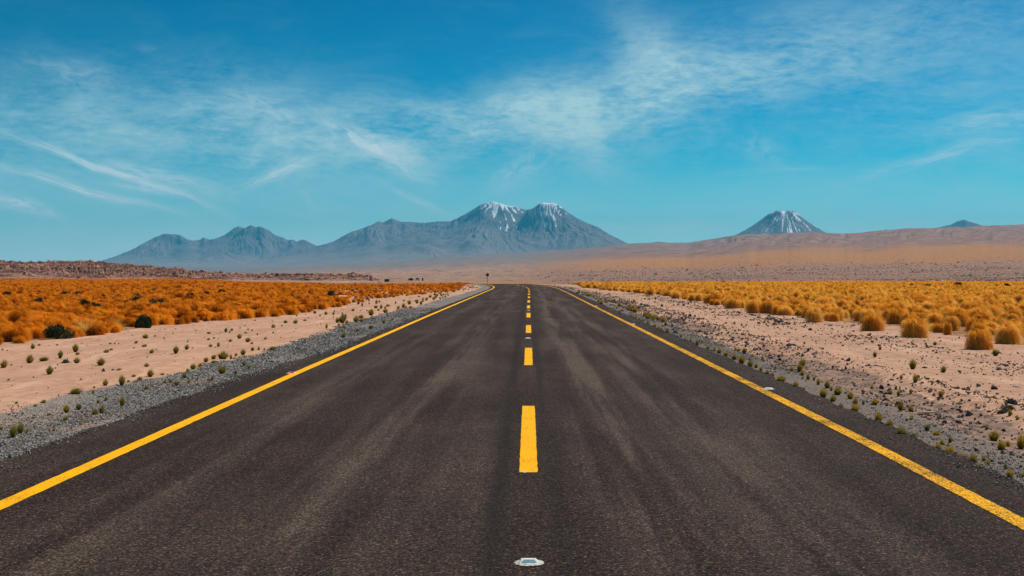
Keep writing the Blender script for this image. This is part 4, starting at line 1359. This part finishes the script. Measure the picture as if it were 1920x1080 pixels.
# ------------------------------------------------------------ stones one can pick out
ST = [(1821.5, 797, 8, 8, 'pale'), (1745, 728, 9, 5, 'dark'), (1799, 695, 8, 6, 'dark'), (1740, 651, 12, 6, 'dark'), (1734, 690, 14, 5, 'dark'), (1650, 689, 16, 4, 'dark'), (1625, 689, 10, 4, 'dark'), (1896, 703, 8, 4, 'dark'), (1904, 731, 14, 5, 'pale'),
      (1787, 765, 10, 6, 'dark'), (1855, 772, 12, 6, 'dark'), (1862, 789, 10, 6, 'pale'), (1800, 757, 10, 6, 'dark'), (1760, 745, 9, 5, 'dark'), (1896, 850, 10, 6, 'dark'), (1903, 822, 8, 7, 'pale'), (1493, 581, 6, 5, 'dark'), (1710, 735, 8, 6, 'dark'),
      (1690, 718, 9, 5, 'pale'), (1672, 712, 12, 7, 'pale'), (1480, 625, 8, 4, 'pale'), (1530, 640, 6, 4, 'dark'), (1330, 570, 6, 3, 'dark'), (1560, 616, 7, 3, 'dark'), (1840, 812, 12, 7, 'dark'), (1870, 742, 8, 5, 'dark')]
m_sd = rock_mat('dark_stone', [(0, (.07, .05, .045)), (1, (.13, .095, .08))])
m_sp = rock_mat('pale_stone', [(0, (.42, .38, .36)), (1, (.55, .52, .5))])
sd_m = [rock_mesh('dark_stone', 900 + q, m_sd, 2) for q in range(3)]
sp_m = [rock_mesh('pale_stone', 910 + q, m_sp, 2) for q in range(3)]
for k, (a, b_, ww, hh, kd) in enumerate(ST):
    x, y = place(a, b_)
    x, y = float(x), float(y)
    s = F / y
    o = obj('stone', (sd_m if kd == 'dark' else sp_m)[k % 3])
    o.scale = (ww / s, ww / s, max(hh / s * 1.5, .03))
    o.location = (x, y, float(ground(x, y)) + .18 * hh / s)
    o.rotation_euler = (0, 0, rng.uniform(0, 6))
    berm = 'in the brown stony berm' if x < 5.9 else 'on the pebbly pink dirt'
    lab = f"{'dark brown' if kd == 'dark' else 'pale grey'} stone lying {berm}, {dist_label(y)}"
    if k == 0: lab = 'round pale grey stone at the foot of the berm'
    tag(o, lab, 'stone', lab.replace('stone lying', 'stones lying'))
# flat pale stick on the berm
x, y = place(1741, 776); x, y = float(x), float(y)
m_stick, t, b = mat('bleached_wood', .8, .2)
P = t.node('ShaderNodeTexCoord').outputs['Object']
t.put(b.inputs['Base Color'], t.mix(t.noise(t.map(P, sc=(3, 40, 40)), 2, 3, .6), (.55, .36, .24), (.74, .55, .42)))
xs_ = np.linspace(-.11, .11, 7)
V, Fc = [], []
for i, xx in enumerate(xs_):
    r_ = (.013, .018, .02, .019, .018, .015, .008)[i]
    for j in range(6):
        V.append((xx, .008 * math.sin(xx * 25) + r_ * math.cos(j * 1.047), r_ * .6 * math.sin(j * 1.047) + .03))
    if i:
        for j in range(6):
            Fc.append(((i - 1) * 6 + j, (i - 1) * 6 + (j + 1) % 6, i * 6 + (j + 1) % 6, i * 6 + j))
o = obj('stick', mesh_np('stick', V, Fc), m_stick, loc=(x, y, float(ground(x, y))))
tag(o, 'short pale stick lying on the brown stony dirt', 'stick')

# ------------------------------------------------------------ raised road markers
def box_mesh(name, pts8):
    Fc = [(0, 3, 2, 1), (4, 5, 6, 7), (0, 1, 5, 4), (1, 2, 6, 5), (2, 3, 7, 6), (3, 0, 4, 7)]
    return mesh_np(name, pts8, Fc, smooth=False)


m_glue, t, b = mat('marker_glue', .6, .3)
P = t.node('ShaderNodeTexCoord').outputs['Object']
t.put(b.inputs['Base Color'], t.mix(t.rng(t.noise(P, 60, 3, .7), .38, .5), (.16, .15, .12), (.55, .56, .48)))
m_house, t, b = mat('marker_plastic', .4, .5)
P = t.node('ShaderNodeTexCoord').outputs['Object']
t.put(b.inputs['Base Color'], t.mix(t.rng(t.noise(P, 80, 3, .7), .45, .7, 0, .5), (.80, .76, .70), (.55, .48, .42)))
m_lens, t, b = mat('marker_lens', .12, .6)
P = t.node('ShaderNodeTexCoord').outputs['Object']
t.put(b.inputs['Base Color'], t.mix(t.noise(t.map(P, sc=(1, .3, 1)), 70, 3, .6), (.10, .22, .28), (.32, .48, .54)))
m_redl, t, b = mat('marker_red_lens', .2, .6)
b.inputs['Base Color'].default_value = (.55, .012, .015, 1)
m_hole, t, b = mat('marker_socket', .8, .2)
b.inputs['Base Color'].default_value = (.05, .03, .015, 1)


def marker(x, y, rz, label, lens, sc=1.0, group='raised road markers', white=False):
    t_ = empty('road_marker', (x, y, float(road_z(y)) + .0045), rz)
    t_.scale = (sc, sc, sc)
    g = np.random.default_rng(int(y * 100))
    n = 28
    V = [(0, 0, .006)] + []
    for ring, (f_, zz) in enumerate(((.72, .006), (1.0, 0.0))):
        for j in range(n):
            a = j / n * 6.2832
            k_ = 1 + g.normal(0, .05)
            V.append((math.cos(a) * .080 * f_ * k_, math.sin(a) * .088 * f_ * k_ - .006, zz))
    Fc = [(0, 1 + j, 1 + (j + 1) % n) for j in range(n)]
    for j in range(n):
        a0, a1, b0, b1 = 1 + j, 1 + (j + 1) % n, 1 + n + j, 1 + n + (j + 1) % n
        Fc += [(a0, b0, b1), (a0, b1, a1)]
    obj('glue_pad', mesh_np('glue_pad', V, Fc, smooth=False), m_glue, t_)
    # housing: wedge with a chamfered top, sloping faces front and back
    hw, hd, hh = .050, .044, .019
    low = [(-hw, -hd), (hw, -hd), (hw, hd), (-hw, hd)]
    V = [(p[0], p[1], .004) for p in low] + [(-hw * .80, -.014, hh), (hw * .80, -.014, hh), (hw * .80, .018, hh), (-hw * .80, .018, hh)]
    obj('housing', box_mesh('housing', V), m_house, t_)
    # lens on the front slope, 2 mm proud
    def sl(u, v, up=.0022):
        yy = -hd + (hd - .014) * v
        zz = .004 + (hh - .004) * v
        return (u * hw * (1 - .2 * v), yy - up * .45, zz + up)
    q = [sl(-.86, .16), sl(.88, .16), sl(.70, .86), sl(-.62, .88)]
    q2 = [sl(-.86, .16, -.001), sl(.88, .16, -.001), sl(.70, .86, -.001), sl(-.62, .88, -.001)]
    obj('reflector', box_mesh('reflector', q2 + q), lens, t_)
    for sgn in (-1, 1):
        V = [(sgn * hw * .62 + .004 * math.cos(j * 1.047), .0 + .004 * math.sin(j * 1.047), hh + .0006) for j in range(6)]
        V = V + [(v[0], v[1], hh - .002) for v in V]
        Fc = [(0, 1, 2), (0, 2, 3), (0, 3, 4), (0, 4, 5)] + [(j, j + 6, (j + 1) % 6) for j in range(6)] + [((j + 1) % 6, j + 6, (j + 1) % 6 + 6) for j in range(6)]
        obj('socket', mesh_np('socket', V, Fc, smooth=False), m_hole, t_)
    return tag(t_, label, 'road marker', group)


m_whl, t, b = mat('marker_white_lens', .3, .5)
b.inputs['Base Color'].default_value = (.78, .76, .72, 1)
x0, y0 = place(991, 1066); marker(float(x0), float(y0), 0.03, 'white road marker with a blue-grey lens at the bottom of the centre line', m_lens)
x0, y0 = place(990, 637); marker(float(x0), float(y0), 0, 'pale low marker between the third and second painted dashes', m_whl, 1.05)
x0, y0 = place(991, 583.5); marker(float(x0), float(y0), 0, 'tiny pale marker beyond the fourth nearest painted dash', m_whl, 1.05)
for yy in (47 + 22.5, 47 + 46.5):
    marker(0.0, yy, 0, 'barely visible pale marker far along the centre line', m_whl)
x0, y0 = place(547, 704); marker(float(x0), float(y0), .05, 'white road marker with a red lens outside the smooth yellow line', m_redl, 1.1)
x0, y0 = place(1441, 734); marker(float(x0), float(y0), -.5, 'large pale marker outside the worn yellow line', m_whl, 1.0)
x0, y0 = place(1187, 610); marker(float(x0), float(y0), -.3, 'pale marker outside the worn yellow line, half way up the road', m_whl, 1.0)
x0, y0 = place(1118, 575.5); marker(float(x0), float(y0), -.2, 'small pale marker outside the yellow line far up the road', m_whl, 1.1)
# crumbs left of a broken marker under the nearest dash
g = np.random.default_rng(5)
V, Fc = [], []
for k in range(11):
    cx, cyy, r_ = g.normal(-.012, .022), g.normal(0, .03), g.uniform(.003, .009)
    st = len(V)
    for j in range(5):
        V.append((cx + r_ * 1.4 * math.cos(j * 1.257), cyy + r_ * math.sin(j * 1.257), .0005))
    V.append((cx, cyy, r_ * .5))
    Fc += [(st + j, st + (j + 1) % 5, st + 5) for j in range(5)]
x0, y0 = place(990, 893)
o = obj('broken_marker_crumbs', mesh_np('broken_marker_crumbs', V, Fc, smooth=False), m_house, loc=(float(x0), float(y0), float(road_z(float(y0))) + .0045))
tag(o, 'white crumbs of a broken marker below the nearest painted dash', 'debris', kind='stuff')

# ------------------------------------------------------------ diamond warning sign seen from behind, on its post
m_sign, t, b = mat('sign_back', .5, .5)
P = t.node('ShaderNodeTexCoord').outputs['Object']
t.put(b.inputs['Base Color'], t.mix(t.noise(P, 6, 3, .6), (.010, .010, .011), (.022, .021, .022)))
m_post, t, b = mat('sign_post', .6, .4)
b.inputs['Base Color'].default_value = (.11, .06, .03, 1)
ys_ = 236.0
xs_ = float(ray(914, 512)[0]) * ys_
gz = float(ground(xs_, ys_))
sg = empty('warning_sign', (xs_, ys_, gz))
ztop = EYE + 0 * ys_ + .0
hd_ = .34
zc = ztop - gz - hd_
V = []
n = 4
for yy in (-.002, .002):
    for k in range(4):
        a = k * math.pi / 2
        for off in (-.10, .10):
            V.append((hd_ * math.cos(a + off), yy, zc + hd_ * math.sin(a + off)))
Fc = [tuple(range(7, -1, -1)), tuple(range(8, 16))]
me = bpy.data.meshes.new('plate')
me.from_pydata(V, [], Fc + [(k, (k + 1) % 8, 8 + (k + 1) % 8, 8 + k) for k in range(8)])
obj('plate', me, m_sign, sg)
V = [(-.035, .01, -.3), (.035, .01, -.3), (.035, .06, -.3), (-.035, .06, -.3)]
V = V + [(a, b_, zc + .2) for a, b_, _ in V]
obj('post', box_mesh('post', V), m_post, sg)
for zz in (.13, -.13):
    V = [(-.09, -.004 + .006, zc + zz - .02), (.09, .002, zc + zz - .02), (.09, .01, zc + zz - .02), (-.09, .01, zc + zz - .02)]
    V = V + [(a, b_, zc + zz + .02) for a, b_, _ in V]
    obj('bracket', box_mesh('bracket', V), m_post, sg)
tag(sg, 'dark diamond road sign on a thin post beside the bend', 'road sign')

# ------------------------------------------------------------ far-off things at the edge of the plain
def solid(name, parts, m, parent):
    import bmesh
    bm = bmesh.new()
    for (cx, cyy, cz, sx, sy_, sz, tw) in parts:
        r_ = bmesh.ops.create_cube(bm, size=1)
        for v in r_['verts']:
            f_ = tw if v.co.z > 0 else 1
            v.co = (cx + v.co.x * sx * f_, cyy + v.co.y * sy_ * f_, cz + v.co.z * sz)
    bmesh.ops.bevel(bm, geom=bm.edges[:], offset=.04, segments=2, affect='EDGES')
    me = bpy.data.meshes.new(name)
    bm.to_mesh(me); bm.free()
    return obj(name, me, m, parent)


def plain(name, c, r=.5, sp_=.4):
    m, t, b = mat(name, r, sp_)
    P = t.node('ShaderNodeTexCoord').outputs['Object']
    t.put(b.inputs['Base Color'], t.mix(t.noise(P, 2.0, 3, .6), tuple(q * .7 for q in c), c))
    return m


m_dk = plain('dark_body', (.035, .032, .036)); m_wh = plain('white_body', (.75, .74, .72), .35); m_gl = plain('car_glass', (.02, .025, .03), .1, .6); m_ty = plain('tyre_rubber', (.02, .02, .02), .8)
m_wall = plain('dark_stone_wall', (.075, .05, .045), .9); m_roof = plain('hut_roof', (.14, .10, .09), .8)


def car(x, y, rz, m, label):
    t_ = empty('parked_car', (x, y, hill_z(x, y)), rz)
    solid('body', [(0, 0, .62, 1.75, 4.1, .62, .95)], m, t_)
    solid('cabin', [(0, -.2, 1.17, 1.55, 2.5, .52, .82)], m_gl, t_)
    for sx in (-.82, .82):
        for sy_ in (-1.3, 1.3):
            V, Fc = [], []
            for q, xx in enumerate((-.11, .11)):
                for j in range(12):
                    V.append((sx + xx, sy_ + .33 * math.cos(j * .5236), .33 + .33 * math.sin(j * .5236)))
            Fc = [(j, (j + 1) % 12, 12 + (j + 1) % 12, 12 + j) for j in range(12)]
            me = bpy.data.meshes.new('wheel')
            me.from_pydata(V, [], Fc + [tuple(range(11, -1, -1)), tuple(range(12, 24))])
            obj('wheel', me, m_ty, t_)
    return tag(t_, label, 'car')


def far_xy(px_, y):
    return float(ray(px_, 512)[0]) * y, y


def hill_z(x, y):
    k = np.argmin(np.hypot(hx[:, 0] - x, hx[:, 1] - y))
    return float(hx[k, 2])


x, y = far_xy(770, 640); car(x, y, R(20), m_dk, 'dark car at the far edge of the orange grass field')
x, y = far_xy(782.5, 650); car(x, y, R(6), m_wh, 'small white car beside the dark car at the field edge')
x, y = far_xy(725.5, 560)
t_ = empty('stone_hut', (x, y, hill_z(x, y) + .1))
t_.scale = (.62, .62, .9)
solid('wall', [(0, 0, .75, 3.2, 2.4, 1.5, 1)], m_wall, t_); solid('roof', [(0, 0, 1.55, 3.6, 2.8, .16, 1)], m_roof, t_); solid('doorway', [(-.4, -1.22, .6, .7, .06, 1.1, 1)], m_dk, t_)
tag(t_, 'low dark stone hut past the tip of the rocky ridge', 'hut')
x, y = far_xy(792.5, 600)
t_ = empty('roadside_box', (x, y, hill_z(x, y)))
solid('cabinet', [(0, 0, .7, .62, .5, 1.2, 1)], m_dk, t_); solid('base', [(0, 0, .08, .75, .6, .2, 1)], m_wall, t_)
tag(t_, 'small dark upright box standing alone beyond the white car', 'cabinet')
# ------------------------------------------------------------ air
V = [(-21100, -3100, -62), (21100, -3100, -62), (21100, 21600, -62), (-21100, 21600, -62)]
V = V + [(a, b_, 900) for a, b_, _ in V]
m_haze = bpy.data.materials.new('haze')
m_haze.use_nodes = True
t = NT(m_haze.node_tree)
for n in list(t.n):
    if n.type == 'BSDF_PRINCIPLED': t.n.remove(n)
pv = t.node('ShaderNodeVolumePrincipled')
pv.inputs['Color'].default_value = (.07, .65, 1.0, 1)
pv.inputs['Density'].default_value = HAZE_DENSITY
pv.inputs['Anisotropy'].default_value = .0
out = [n for n in t.n if n.type == 'OUTPUT_MATERIAL'][0]
t.l.new(pv.outputs[0], out.inputs['Volume'])
hz = obj('haze', box_mesh('haze', V), m_haze)
tag(hz, 'thin blue air between the road and the far mountains', kind='stuff')
